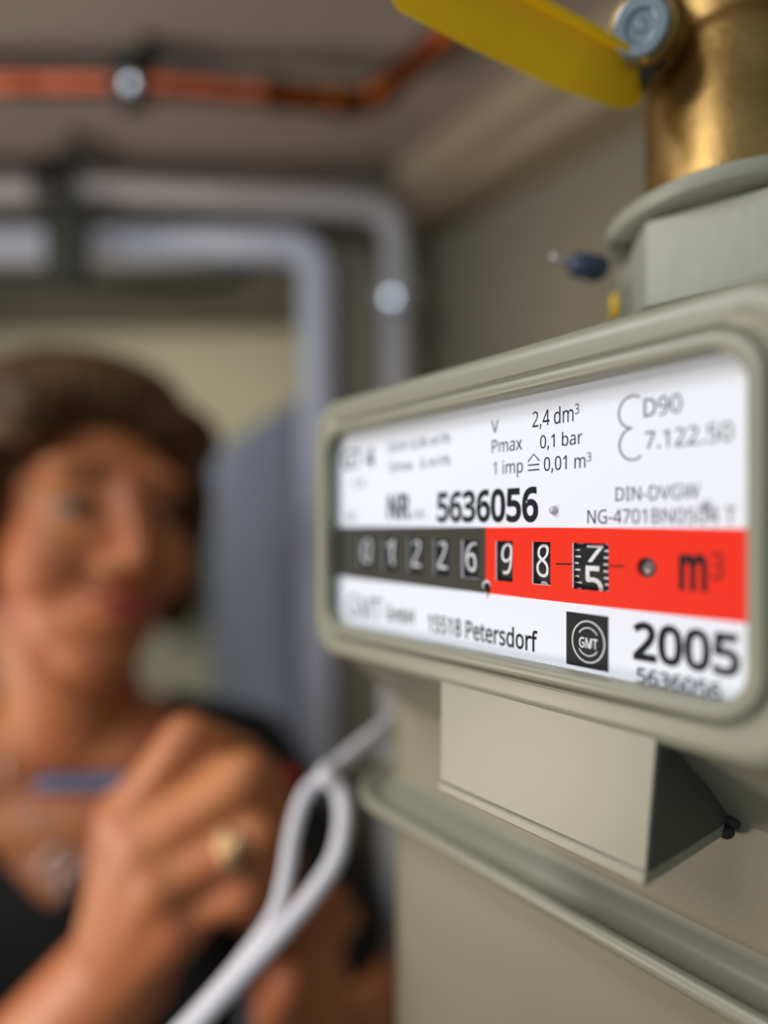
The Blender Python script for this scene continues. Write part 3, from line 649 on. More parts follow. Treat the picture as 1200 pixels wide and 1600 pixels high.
        'P': (203, [33,0,33,240,96,240,125,238,147,232,165,221,176,207,184,190,186,169,185,156,182,144,177,132,170,121,160,112,147,104,132,98,113,95,90,93,63,93,63,0,63,119,87,119,108,120,125,124,138,130,147,139,153,152,155,168,153,182,148,194,140,202,128,209,113,213,93,214,63,214], [0,34,1,34,2,1,34,3,2,34,4,3,34,5,4,34,33,5,33,32,5,32,6,5,0,20,34,31,6,32,30,6,31,30,7,6,29,7,30,28,7,29,28,8,7,27,8,28,27,9,8,26,9,27,26,10,9,25,10,26,25,11,10,24,11,25,24,12,11,23,12,24,22,12,23,22,13,12,21,13,22,0,18,20,18,21,20,18,13,21,18,14,13,18,15,14,18,16,15,18,17,16,0,19,18]),
        'Q': (262, [186,-57,140,-3,138,-3,136,-3,135,-3,134,-3,133,-3,131,-3,108,-2,87,4,69,12,54,24,42,38,33,55,26,75,22,97,20,121,22,144,26,166,33,185,42,202,54,216,69,228,87,237,108,242,132,243,154,242,174,237,192,228,207,217,219,202,229,185,236,166,240,144,242,120,240,92,234,67,224,45,211,27,193,13,172,3,229,-57,131,23,156,26,176,34,191,49,202,68,208,92,210,120,208,148,202,172,191,191,176,206,156,214,132,217,107,214,87,206,72,191,61,172,55,148,52,120,55,92,61,68,72,49,87,34,107,26], [24,26,25,24,27,26,23,27,24,23,28,27,22,28,23,22,29,28,21,54,22,54,29,22,21,55,54,53,29,54,53,30,29,20,55,21,52,30,53,20,56,55,51,30,52,20,57,56,51,31,30,19,57,20,19,58,57,50,31,51,50,32,31,18,58,19,18,59,58,49,32,50,49,33,32,17,59,18,48,33,49,17,60,59,16,60,17,48,34,33,15,60,16,15,61,60,47,34,48,47,35,34,14,61,15,47,36,35,14,62,61,46,36,47,13,62,14,13,63,62,45,36,46,45,37,36,12,63,13,12,64,63,44,37,45,44,38,37,11,64,12,11,65,64,43,38,44,43,39,38,11,42,65,42,39,43,10,42,11,10,39,42,10,40,39,9,40,10,8,40,9,8,1,40,1,41,40,7,1,8,7,2,1,0,41,1,7,3,2,7,4,3,6,4,7,5,4,6]),
        'R': (209, [33,0,33,240,99,240,126,238,148,232,165,223,177,210,184,193,186,172,185,160,183,149,179,140,174,132,168,125,161,119,154,115,146,111,138,107,204,0,169,0,110,99,63,99,63,0,63,125,99,125,116,126,131,130,141,136,149,145,153,156,155,170,153,184,149,196,141,204,130,209,115,212,97,214,63,214], [0,37,1,37,2,1,37,3,2,37,4,3,37,5,4,37,36,5,36,6,5,0,23,37,35,6,36,34,6,35,34,7,6,33,7,34,32,7,33,31,7,32,31,8,7,30,8,31,30,9,8,29,9,30,29,10,9,28,10,29,28,11,10,27,11,28,27,12,11,26,12,27,26,13,12,25,13,26,24,13,25,24,14,13,0,21,23,21,24,23,21,14,24,21,15,14,21,16,15,21,17,16,21,20,17,20,18,17,0,22,21,19,18,20]),
        'T': (187, [78,0,78,213,3,213,3,240,183,240,183,213,108,213,108,0], [2,4,3,2,5,4,1,5,2,0,6,1,6,5,1,0,7,6]),
        'V': (201, [86,0,0,240,32,240,86,86,89,76,92,67,95,58,97,50,99,42,101,34,102,42,104,50,107,58,109,67,112,77,116,87,170,240,201,240,116,0], [0,2,1,0,3,2,15,17,16,15,18,17,14,18,15,0,4,3,13,18,14,0,5,4,12,18,13,0,6,5,11,18,12,0,7,6,10,18,11,0,8,7,9,18,10,0,9,8,0,18,9]),
        'W': (312, [67,0,4,240,36,240,73,93,75,83,78,73,80,63,82,54,83,45,84,36,86,45,87,55,89,65,92,75,94,85,97,95,139,240,171,240,215,94,218,84,220,74,223,63,225,54,226,44,228,36,229,45,231,54,232,63,234,73,237,83,239,94,276,240,308,240,244,0,214,0,167,157,165,164,163,170,162,177,160,183,158,189,157,194,156,198,155,202,155,204,154,200,153,194,151,186,149,176,146,166,143,156,98,0], [0,2,1,0,3,2,15,17,16,15,44,17,44,18,17,30,32,31,30,33,32,15,45,44,43,18,44,42,18,43,15,46,45,41,18,42,15,47,46,40,18,41,39,18,40,15,48,47,38,18,39,37,18,38,15,49,48,36,18,37,15,50,49,35,18,36,34,18,35,15,51,50,14,51,15,34,19,18,29,33,30,0,4,3,13,51,14,34,20,19,28,33,29,0,5,4,12,51,13,34,21,20,0,6,5,27,33,28,11,51,12,0,7,6,34,22,21,26,33,27,10,51,11,0,8,7,25,33,26,34,23,22,9,51,10,0,9,8,24,33,25,34,24,23,0,51,9,34,33,24]),
        'a': (188, [72,-3,57,-2,43,2,32,10,23,20,17,33,15,50,18,67,25,80,37,92,53,100,75,105,102,107,132,108,132,119,131,133,128,143,123,150,115,155,106,158,95,159,86,159,77,157,68,155,60,152,52,149,44,145,35,168,44,172,53,175,63,178,74,181,85,183,97,183,117,181,133,177,145,169,154,157,159,142,161,123,161,0,140,0,134,26,133,26,125,17,116,9,108,4,98,0,86,-3,79,20,93,22,106,26,117,33,125,43,130,56,132,72,132,88,105,87,85,85,70,82,59,76,52,69,47,60,46,50,47,41,50,33,55,28,62,24,70,21], [32,34,33,31,34,32,31,35,34,30,35,31,29,35,30,29,36,35,28,36,29,27,36,28,27,37,36,26,25,27,25,24,27,24,23,27,23,22,27,22,21,27,21,20,27,20,37,27,19,37,20,18,37,19,18,38,37,17,38,18,16,38,17,15,38,16,15,39,38,14,39,15,14,40,39,13,40,14,12,56,13,56,40,13,11,56,12,10,56,11,9,56,10,8,57,9,57,56,9,55,40,56,8,58,57,8,59,58,8,60,59,7,60,8,7,61,60,54,40,55,7,62,61,6,62,7,6,63,62,53,40,54,5,63,6,5,64,63,52,42,53,42,40,53,5,65,64,4,65,5,4,66,65,51,42,52,4,67,66,50,43,51,43,42,51,50,44,43,41,40,42,4,68,67,49,44,50,4,49,68,4,44,49,3,44,4,3,45,44,2,45,3,2,46,45,2,47,46,1,47,2,1,48,47,0,48,1]),
        'b': (207, [114,-3,101,-2,89,0,79,4,71,10,64,16,58,23,56,23,50,0,29,0,29,255,58,255,58,193,58,186,58,179,58,172,57,166,57,160,56,156,58,156,64,163,71,170,79,175,89,180,101,182,114,183,135,180,153,173,168,160,179,142,186,118,188,90,186,62,179,38,168,20,152,7,135,-1,109,21,124,23,136,29,146,39,152,53,156,70,157,90,152,128,136,151,109,158,92,157,79,151,69,142,63,129,59,112,58,91,58,90,59,69,63,52,69,39,78,29,92,23], [9,11,10,9,12,11,9,13,12,9,14,13,24,26,25,23,26,24,23,27,26,22,27,23,9,15,14,21,27,22,21,28,27,9,16,15,20,28,21,9,17,16,19,46,20,46,28,20,9,18,17,46,29,28,19,47,46,45,29,46,19,48,47,9,19,18,9,50,19,50,49,19,49,48,19,44,29,45,44,30,29,9,51,50,43,30,44,43,31,30,9,52,51,9,53,52,42,31,43,42,32,31,9,54,53,41,32,42,9,55,54,41,33,32,40,33,41,9,56,55,39,33,40,9,7,56,7,57,56,39,34,33,38,34,39,7,58,57,37,34,38,7,6,58,6,37,58,9,8,7,5,37,6,5,34,37,5,35,34,4,35,5,3,35,4,3,36,35,2,36,3,1,36,2,1,0,36]),
        'd': (207, [92,-3,71,-1,54,7,39,20,27,38,21,61,18,90,21,118,27,141,39,160,54,173,72,181,93,183,106,182,117,180,127,176,135,170,142,164,148,157,150,157,150,160,150,165,149,170,149,175,149,180,148,183,148,255,178,255,178,0,154,0,150,24,148,24,142,17,135,10,127,5,117,0,106,-2,97,21,114,23,128,28,137,37,144,49,147,65,149,84,149,89,148,110,144,127,138,141,128,151,115,157,97,159,82,157,70,150,61,140,54,126,50,109,49,89,50,69,54,52,61,39,70,29,82,23], [25,27,26,25,28,27,11,13,12,24,28,25,11,14,13,10,14,11,10,15,14,23,28,24,10,16,15,22,28,23,9,16,10,9,17,16,21,28,22,20,28,21,9,50,17,50,18,17,19,28,20,8,51,9,51,50,9,49,18,50,48,18,49,48,19,18,48,47,19,47,46,19,46,28,19,8,52,51,8,53,52,7,53,8,7,54,53,45,28,46,7,55,54,6,55,7,44,28,45,6,56,55,5,56,6,43,28,44,5,57,56,42,28,43,5,58,57,41,28,42,4,58,5,4,59,58,40,28,41,4,60,59,3,60,4,39,30,40,30,28,40,3,61,60,38,31,39,31,30,39,38,32,31,29,28,30,3,37,61,37,32,38,3,32,37,2,32,3,2,33,32,2,34,33,1,34,2,1,35,34,1,36,35,0,36,1]),
        'e': (189, [105,-3,89,-2,74,1,60,7,48,15,38,25,29,38,23,53,20,70,18,89,20,107,23,124,28,139,36,152,45,163,56,172,69,178,83,182,98,183,113,182,126,179,138,173,148,166,157,156,163,145,168,132,171,118,172,102,172,84,49,84,51,66,56,50,65,38,76,29,90,24,106,22,117,22,128,23,137,25,146,27,155,31,164,34,164,8,155,5,146,2,137,-1,127,-2,117,-3,50,108,141,108,140,122,137,134,131,145,122,153,111,158,98,159,85,158,73,153,64,146,57,135,52,123], [17,19,18,17,20,19,16,20,17,16,21,20,15,21,16,15,22,21,14,22,15,14,23,22,13,55,14,55,23,14,13,56,55,54,23,55,13,57,56,53,23,54,53,24,23,13,58,57,52,24,53,12,58,13,12,59,58,51,24,52,51,25,24,11,59,12,11,60,59,50,25,51,50,26,25,10,60,11,10,48,60,49,26,50,49,27,26,10,49,48,10,27,49,9,27,10,9,28,27,8,29,9,29,28,9,8,30,29,7,30,8,7,31,30,6,31,7,6,32,31,5,32,6,5,33,32,40,42,41,39,42,40,5,34,33,38,42,39,4,34,5,37,42,38,4,35,34,36,42,37,35,42,36,4,42,35,3,42,4,3,43,42,2,43,3,2,44,43,2,45,44,1,45,2,1,46,45,1,47,46,0,47,1]),
        'f': (116, [37,0,37,157,5,157,5,171,37,181,37,191,38,213,43,229,52,242,64,250,78,255,95,257,102,257,109,256,115,255,120,254,125,252,130,251,122,228,118,229,114,230,110,231,105,232,100,233,95,233,86,232,79,228,73,223,69,215,67,205,66,192,66,180,111,180,111,157,66,157,66,0], [10,12,11,10,13,12,10,14,13,9,14,10,9,15,14,9,16,15,9,17,16,9,18,17,8,22,9,22,21,9,21,20,9,20,19,9,19,18,9,7,24,8,24,23,8,23,22,8,7,25,24,7,26,25,6,26,7,6,27,26,6,28,27,6,29,28,5,29,6,5,30,29,5,31,30,4,31,5,3,31,4,3,32,31,3,33,32,2,33,3,1,33,2,0,34,1,34,33,1,0,35,34]),
        'h': (208, [29,0,29,255,58,255,58,180,58,172,57,163,56,155,58,155,65,164,73,171,82,176,92,180,103,182,115,183,135,181,151,176,164,167,173,155,178,138,180,117,180,0,151,0,151,115,147,139,133,154,111,158,93,157,79,151,69,142,63,129,59,112,58,93,58,0], [0,2,1,0,3,2,12,14,13,11,14,12,11,15,14,0,4,3,10,15,11,10,16,15,9,16,10,0,5,4,8,16,9,8,17,16,7,25,8,25,17,8,0,6,5,7,26,25,24,17,25,7,27,26,0,7,6,0,29,7,29,28,7,28,27,7,24,18,17,23,18,24,22,18,23,22,19,18,0,30,29,22,20,19,21,20,22,0,31,30,0,32,31]),
        'i': (87, [29,0,29,180,58,180,58,0,44,210,39,210,35,212,31,215,28,218,27,223,26,229,27,235,28,239,31,243,35,245,39,247,44,247,48,247,52,245,56,243,58,239,60,235,61,229,60,223,58,218,56,215,52,212,48,210], [15,17,16,14,17,15,14,18,17,13,18,14,13,19,18,12,19,13,12,20,19,11,20,12,11,21,20,10,21,11,10,22,21,9,22,10,9,23,22,8,23,9,8,24,23,7,24,8,7,25,24,6,25,7,6,26,25,5,26,6,5,27,26,4,27,5,0,2,1,0,3,2]),
        'm': (314, [29,0,29,180,52,180,57,155,58,155,65,164,72,171,81,176,91,180,101,183,111,183,136,180,155,170,167,153,168,153,175,163,183,170,193,176,204,180,215,183,226,183,245,182,260,176,272,168,280,155,285,138,287,117,287,0,258,0,258,116,253,140,241,154,221,158,205,157,193,152,184,143,177,132,174,117,172,99,172,0,143,0,143,116,139,140,127,154,106,158,90,157,77,151,69,142,63,129,59,113,58,93,58,0], [9,11,10,19,21,20,8,11,9,18,21,19,18,22,21,7,11,8,17,22,18,0,2,1,0,3,2,7,12,11,6,12,7,17,23,22,16,23,17,5,12,6,15,23,16,5,13,12,15,24,23,4,44,5,44,13,5,14,32,15,32,24,15,4,45,44,43,13,44,14,33,32,31,24,32,14,34,33,4,46,45,0,4,3,0,48,4,48,47,4,47,46,4,31,25,24,42,13,43,30,25,31,42,14,13,42,34,14,42,35,34,42,36,35,41,36,42,29,25,30,29,26,25,41,37,36,0,49,48,29,27,26,41,38,37,40,38,41,28,27,29,0,50,49,40,39,38,0,51,50]),
        'n': (208, [29,0,29,180,52,180,57,155,58,155,65,164,73,171,83,176,93,180,104,183,115,183,135,182,151,176,164,168,173,155,178,138,180,117,180,0,151,0,151,115,147,139,133,154,111,158,93,157,79,151,70,142,63,129,59,113,58,93,58,0], [9,11,10,8,11,9,8,12,11,7,12,8,0,2,1,0,3,2,6,12,7,6,13,12,5,13,6,5,14,13,4,22,5,22,14,5,4,23,22,21,14,22,4,24,23,0,4,3,0,26,4,26,25,4,25,24,4,21,15,14,20,15,21,19,15,20,19,16,15,0,27,26,19,17,16,18,17,19,0,28,27,0,29,28]),
        'o': (203, [101,-3,86,-2,72,1,59,8,47,16,37,27,29,39,23,54,20,71,18,90,21,118,28,141,41,159,58,173,78,181,102,183,118,182,132,178,145,172,157,164,166,154,174,141,180,126,184,109,185,90,183,63,175,40,162,21,145,8,125,-1,102,21,118,23,132,29,142,40,149,54,153,71,154,90,153,110,149,127,142,140,132,150,118,156,101,158,85,156,71,150,61,140,55,127,50,110,49,90,50,71,55,54,62,40,72,29,85,23], [14,16,15,14,17,16,13,17,14,13,18,17,12,18,13,12,19,18,12,42,19,42,20,19,11,43,12,43,42,12,41,20,42,11,44,43,40,20,41,40,21,20,11,45,44,39,21,40,39,22,21,10,45,11,10,46,45,38,22,39,10,47,46,37,22,38,37,23,22,9,47,10,36,23,37,9,48,47,36,24,23,8,48,9,8,49,48,35,24,36,35,25,24,7,49,8,7,50,49,34,25,35,34,26,25,6,50,7,6,51,50,33,26,34,6,52,51,32,26,33,32,27,26,5,52,6,5,53,52,31,27,32,4,53,5,4,30,53,30,27,31,4,27,30,4,28,27,3,28,4,2,28,3,2,29,28,1,29,2,1,0,29]),
        'p': (207, [29,-81,29,180,53,180,57,155,58,155,64,163,71,170,79,175,89,180,101,182,114,183,135,181,153,173,168,160,179,142,186,119,188,90,186,62,179,39,168,20,153,7,135,-1,114,-3,101,-2,89,0,79,5,71,10,64,16,58,23,56,23,57,19,57,14,57,8,58,3,58,-2,58,-7,58,-81,109,21,120,22,129,25,137,30,143,37,148,45,152,55,155,66,157,78,157,91,156,110,152,126,146,140,136,150,124,156,109,158,92,157,79,152,70,143,64,131,60,115,58,96,58,90,59,70,63,53,69,39,78,29,92,23], [9,11,10,8,11,9,8,12,11,0,2,1,0,3,2,7,12,8,6,12,7,6,13,12,5,13,6,4,52,5,52,13,5,52,51,13,51,14,13,4,53,52,4,54,53,50,14,51,0,4,3,0,57,4,57,56,4,56,55,4,55,54,4,49,14,50,49,15,14,48,15,49,47,15,48,47,16,15,0,58,57,46,16,47,0,59,58,45,16,46,0,60,59,45,17,16,44,17,45,0,61,60,43,17,44,43,18,17,42,18,43,0,29,61,29,62,61,41,18,42,29,63,62,41,19,18,40,19,41,39,19,40,29,64,63,38,19,39,29,28,64,28,37,64,0,30,29,27,37,28,37,19,38,27,19,37,27,20,19,0,31,30,26,20,27,0,32,31,25,20,26,0,33,32,25,21,20,24,21,25,0,34,33,23,21,24,23,22,21,0,35,34,0,36,35]),
        'r': (139, [29,0,29,180,53,180,56,147,57,147,64,156,71,165,80,173,90,179,101,182,112,183,116,183,120,183,123,183,127,182,131,182,134,181,130,154,127,155,124,155,120,156,117,156,114,156,110,156,101,156,93,153,85,149,77,143,71,136,65,128,61,118,59,108,58,96,58,0], [9,11,10,9,12,11,9,13,12,9,14,13,9,15,14,8,15,9,8,16,15,8,17,16,0,2,1,0,3,2,7,17,8,6,18,7,18,17,7,5,23,6,23,22,6,22,21,6,21,20,6,20,19,6,19,18,6,4,24,5,24,23,5,4,25,24,4,26,25,4,27,26,0,4,3,0,30,4,30,29,4,29,28,4,28,27,4,0,31,30,0,32,31,0,33,32]),
        's': (161, [74,-3,62,-3,51,-2,41,0,33,2,25,5,17,8,17,35,25,31,34,28,43,25,54,22,64,21,75,20,88,21,99,24,107,28,113,33,116,39,117,47,117,51,116,55,113,59,110,63,106,66,100,70,93,74,84,78,73,82,62,86,52,91,43,95,35,100,29,106,24,111,20,118,18,126,17,136,19,150,25,161,36,171,49,178,66,182,85,183,95,183,106,182,115,180,125,178,134,175,142,171,132,148,124,151,116,153,108,156,100,158,91,159,83,159,71,159,62,157,55,153,50,149,46,144,45,137,46,133,47,128,50,125,53,121,58,118,64,115,72,111,81,107,92,103,103,99,112,94,121,90,128,85,134,80,139,74,143,67,145,59,146,50,144,34,137,20,126,10,112,3,94,-2], [42,44,43,42,45,44,41,45,42,41,46,45,41,47,46,40,47,41,40,48,47,40,49,48,40,54,49,54,53,49,53,52,49,52,51,49,51,50,49,39,56,40,56,55,40,55,54,40,38,57,39,57,56,39,38,58,57,38,59,58,38,60,59,37,60,38,37,61,60,37,62,61,37,63,62,36,63,37,36,64,63,36,65,64,35,65,36,35,66,65,35,67,66,34,67,35,34,68,67,34,69,68,33,69,34,33,70,69,33,71,70,32,71,33,32,72,71,31,72,32,31,73,72,30,73,31,30,74,73,29,74,30,29,75,74,28,75,29,28,76,75,27,76,28,27,77,76,26,77,27,25,77,26,25,78,77,24,78,25,24,79,78,23,79,24,22,79,23,21,79,22,21,80,79,20,80,21,19,80,20,19,81,80,18,81,19,17,81,18,6,8,7,17,82,81,16,82,17,6,9,8,6,10,9,15,82,16,6,11,10,14,82,15,6,12,11,13,82,14,6,13,12,6,82,13,6,83,82,6,84,83,5,84,6,4,84,5,4,85,84,3,85,4,2,85,3,2,0,85,1,0,2]),
        't': (121, [84,-3,74,-3,66,-1,58,2,50,6,44,11,38,18,34,28,32,39,31,52,31,157,5,157,5,171,31,183,43,221,60,221,60,180,112,180,112,157,60,157,60,53,61,43,64,35,68,29,74,24,81,22,89,21,93,21,98,21,102,22,107,23,111,24,114,25,114,2,110,1,106,-1,100,-2,95,-3,89,-3], [13,15,14,13,16,15,12,16,13,12,17,16,12,18,17,11,18,12,10,18,11,9,19,10,19,18,10,9,20,19,9,21,20,8,21,9,8,22,21,7,22,8,7,23,22,7,24,23,6,24,7,31,33,32,6,25,24,30,33,31,29,33,30,28,33,29,6,26,25,27,33,28,26,33,27,6,33,26,5,33,6,4,33,5,3,33,4,3,34,33,2,34,3,2,35,34,2,36,35,1,36,2,1,37,36,1,38,37,0,38,1]),
        'x': (178, [6,0,71,92,9,180,43,180,89,112,135,180,168,180,106,92,172,0,138,0,89,72,39,0], [1,3,2,1,4,3,4,6,5,4,7,6,1,7,4,0,7,1,0,10,7,10,8,7,0,11,10,9,8,10]),
        '³': (201, [32,0,32,240,170,240,170,0,49,17,153,17,153,223,49,223], [0,7,1,7,2,1,7,6,2,6,3,2,0,4,7,5,3,6,0,5,4,0,3,5]),
    },
    'b': {
        ',': (90, [44,-56,-3,-56,4,-27,7,-13,11,1,14,16,16,29,19,52,69,52,79,37,74,19,69,6,64,-8,58,-23,53,-36], [6,8,7,6,9,8,6,10,9,5,10,6,5,11,10,4,11,5,4,12,11,3,12,4,3,13,12,2,13,3,2,14,13,1,14,2,1,0,14]),
        '0': (192, [150,1,135,-9,116,-15,95,-16,67,-12,43,1,25,22,13,50,6,83,3,120,4,146,7,169,12,190,19,209,29,226,41,239,57,249,75,255,96,257,124,252,149,239,167,218,179,191,186,158,189,120,188,95,185,71,180,50,173,31,163,15,69,52,76,42,84,37,96,35,107,37,116,42,122,52,128,68,131,91,133,120,131,149,128,172,122,188,116,198,107,203,96,205,84,203,76,198,69,188,64,172,60,149,59,120,60,91,64,68], [17,19,18,16,19,17,16,20,19,15,20,16,15,21,20,14,21,15,13,21,14,13,45,21,45,44,21,44,22,21,12,46,13,46,45,13,43,22,44,12,47,46,12,48,47,42,22,43,42,23,22,11,48,12,11,49,48,41,23,42,11,50,49,40,23,41,10,50,11,40,24,23,10,51,50,39,24,40,9,51,10,39,25,24,9,52,51,38,25,39,8,52,9,38,26,25,8,53,52,37,26,38,7,53,8,37,27,26,7,30,53,36,27,37,7,31,30,35,27,36,35,28,27,6,31,7,6,32,31,34,28,35,6,33,32,33,28,34,6,28,33,6,29,28,5,29,6,5,0,29,5,1,0,4,1,5,4,2,1,3,2,4]),
        '1': (192, [132,-13,77,-13,77,168,77,177,77,185,78,191,78,197,78,203,77,177,97,196,94,193,91,190,87,187,84,184,79,180,43,151,12,192,90,253,132,253], [16,18,17,16,7,18,7,9,18,9,0,18,16,8,7,6,9,7,5,9,6,5,10,9,8,3,9,3,0,9,5,11,10,15,8,16,4,11,5,4,12,11,4,13,12,3,14,4,14,13,4,15,3,14,15,3,8,2,0,3,1,0,2]),
        '2': (192, [188,-13,3,-13,3,30,70,97,81,109,91,119,100,129,107,137,112,146,116,153,119,161,121,169,122,177,121,187,118,193,114,198,109,202,101,204,92,205,83,204,74,203,67,200,59,196,51,191,32,177,0,217,21,233,33,240,46,247,60,252,76,255,93,256,116,254,136,247,154,236,167,220,175,201,178,180,177,165,174,152,169,139,162,127,155,115,146,103,136,92,125,80,113,68,66,23,66,40,188,40], [30,32,31,29,32,30,29,33,32,28,33,29,28,34,33,27,34,28,26,34,27,26,35,34,25,35,26,25,36,35,24,23,25,23,22,25,22,21,25,21,20,25,20,19,25,19,18,25,18,36,25,17,36,18,16,36,17,15,36,16,15,37,36,14,37,15,13,37,14,12,37,13,12,38,37,11,38,12,10,38,11,10,39,38,9,39,10,8,39,9,8,40,39,7,40,8,7,41,40,6,41,7,5,41,6,5,42,41,4,42,5,4,43,42,3,43,4,3,44,43,2,44,3,2,45,44,2,46,45,2,48,46,48,47,46,2,49,48,2,0,49,1,0,2]),
        '3': (192, [138,-6,122,-12,102,-15,81,-16,68,-16,56,-15,44,-13,32,-11,20,-7,2,1,2,57,30,45,40,41,51,38,61,36,71,35,81,35,99,36,111,39,119,44,124,50,128,58,129,69,128,78,124,85,118,90,107,94,93,97,75,98,39,98,39,149,75,149,91,151,103,154,112,159,118,165,121,173,122,182,121,189,119,194,115,199,109,202,102,204,91,205,81,205,71,203,63,200,55,197,47,192,28,181,-2,221,19,236,30,242,44,248,58,253,74,255,92,256,117,254,138,248,156,236,169,221,176,203,179,184,177,166,171,150,162,136,149,126,135,118,129,117,129,136,137,134,154,127,168,116,178,102,184,86,186,68,185,53,181,38,174,24,165,12,153,2], [55,57,56,54,57,55,54,58,57,53,58,54,52,58,53,52,59,58,51,59,52,51,60,59,50,60,51,49,48,50,48,47,50,47,46,50,46,45,50,45,60,50,45,44,60,44,43,60,43,61,60,42,61,43,41,61,42,41,62,61,40,62,41,39,62,40,38,62,39,37,62,38,37,63,62,36,63,37,35,63,36,35,64,63,34,64,35,33,64,34,32,64,33,31,64,32,31,65,64,29,31,30,29,69,31,69,65,31,69,70,65,70,66,65,29,68,69,66,71,70,66,72,71,67,72,66,68,72,67,29,72,68,29,73,72,29,28,73,28,27,73,27,74,73,26,74,27,25,74,26,24,74,25,24,75,74,23,75,24,22,75,23,21,75,22,21,76,75,20,76,21,9,11,10,20,77,76,19,77,20,9,12,11,18,77,19,9,13,12,17,77,18,9,14,13,17,78,77,9,15,14,16,78,17,9,16,15,9,78,16,9,79,78,9,80,79,9,0,80,8,0,9,8,1,0,7,1,8,6,1,7,6,2,1,5,2,6,4,2,5,4,3,2]),
        '4': (192, [163,-13,109,-13,109,41,-6,41,-6,84,113,254,163,254,163,94,198,94,198,41,163,41,118,176,61,94,109,94,109,157,109,168,109,178,109,187,110,195,110,203,110,197,131,197,132,200,130,195,127,190,124,184,121,180], [4,19,5,19,6,5,19,22,6,22,7,6,4,20,19,18,22,19,18,23,22,21,7,22,4,18,20,18,21,20,18,23,21,23,7,21,4,17,18,24,7,23,25,7,24,4,16,17,26,7,25,11,7,26,4,15,16,12,14,11,14,7,11,4,14,15,4,12,14,12,13,14]),
        '5': (192, [158,8,137,-6,112,-14,84,-16,70,-16,58,-15,46,-13,34,-10,24,-6,8,2,8,59,35,45,44,41,54,39,64,37,74,35,83,35,98,36,109,39,118,45,124,51,128,61,130,74,128,85,125,93,120,100,112,105,99,108,82,109,77,109,70,109,63,108,56,107,49,106,39,103,13,120,24,253,169,253,169,200,73,200,70,159,58,157,63,158,69,159,76,159,84,160,93,160,118,158,140,151,160,139,174,122,183,101,186,77,183,50,174,27], [35,39,36,39,37,36,39,38,37,35,41,39,41,40,39,45,47,46,44,47,45,43,47,44,42,47,43,42,48,47,41,48,42,35,48,41,35,49,48,35,50,49,35,51,50,34,33,35,33,32,35,32,31,35,31,30,35,30,29,35,29,28,35,28,27,35,27,51,35,26,51,27,25,51,26,25,52,51,24,52,25,23,52,24,22,52,23,22,53,52,21,53,22,20,53,21,9,11,10,19,53,20,19,54,53,9,12,11,18,54,19,9,13,12,17,54,18,9,14,13,9,15,14,16,54,17,9,16,15,9,54,16,9,0,54,9,1,0,8,1,9,8,2,1,7,2,8,6,2,7,5,2,6,5,3,2,4,3,5]),
        '6': (192, [165,9,147,-5,125,-14,100,-16,83,-15,67,-10,52,-3,38,8,27,21,18,38,11,57,7,78,5,102,6,120,8,138,10,156,14,173,20,190,28,205,39,220,51,232,67,242,85,250,105,255,128,256,134,256,139,256,145,255,151,255,157,254,171,250,171,198,150,204,147,204,142,205,138,206,134,206,129,206,116,205,105,203,96,199,88,195,82,189,77,183,72,175,69,166,66,156,64,145,62,133,62,135,44,135,46,138,55,146,65,153,77,159,91,162,107,163,129,161,149,153,166,140,179,123,187,102,189,77,187,51,179,28,79,41,85,37,92,35,100,35,110,36,118,39,124,44,129,52,133,62,134,77,133,89,130,98,126,105,120,110,112,113,101,114,93,113,86,112,79,109,74,105,69,101,66,97,63,92,62,87,61,83,62,75,63,67,66,59,70,52,74,46], [23,25,24,23,26,25,23,27,26,23,28,27,23,29,28,22,29,23,22,30,29,22,31,30,21,31,22,20,32,21,32,31,21,19,34,20,34,33,20,33,32,20,18,37,19,37,36,19,36,35,19,35,34,19,18,38,37,17,38,18,17,39,38,17,40,39,17,41,40,17,42,41,16,42,17,16,43,42,16,44,43,16,45,44,15,45,16,15,46,45,55,57,56,54,57,55,54,58,57,53,58,54,15,53,46,53,47,46,14,53,15,14,52,53,47,58,53,47,59,58,14,51,52,48,59,47,48,60,59,14,50,51,13,50,14,13,49,50,13,48,49,13,60,48,13,80,60,80,79,60,79,61,60,12,81,13,81,80,13,12,82,81,78,61,79,12,83,82,77,61,78,12,84,83,12,85,84,76,61,77,11,85,12,76,62,61,11,86,85,75,62,76,11,87,86,11,88,87,74,62,75,11,89,88,11,90,89,10,90,11,74,63,62,73,63,74,10,91,90,10,92,91,72,63,73,10,93,92,9,93,10,9,94,93,71,63,72,71,64,63,9,65,94,70,64,71,9,66,65,69,64,70,8,66,9,8,67,66,68,64,69,8,68,67,8,64,68,8,0,64,7,0,8,7,1,0,6,1,7,5,1,6,5,2,1,4,2,5,4,3,2]),
        '7': (192, [87,-13,25,-13,124,200,2,200,2,253,189,253,189,214], [3,5,4,3,6,5,3,2,6,2,0,6,1,0,2]),
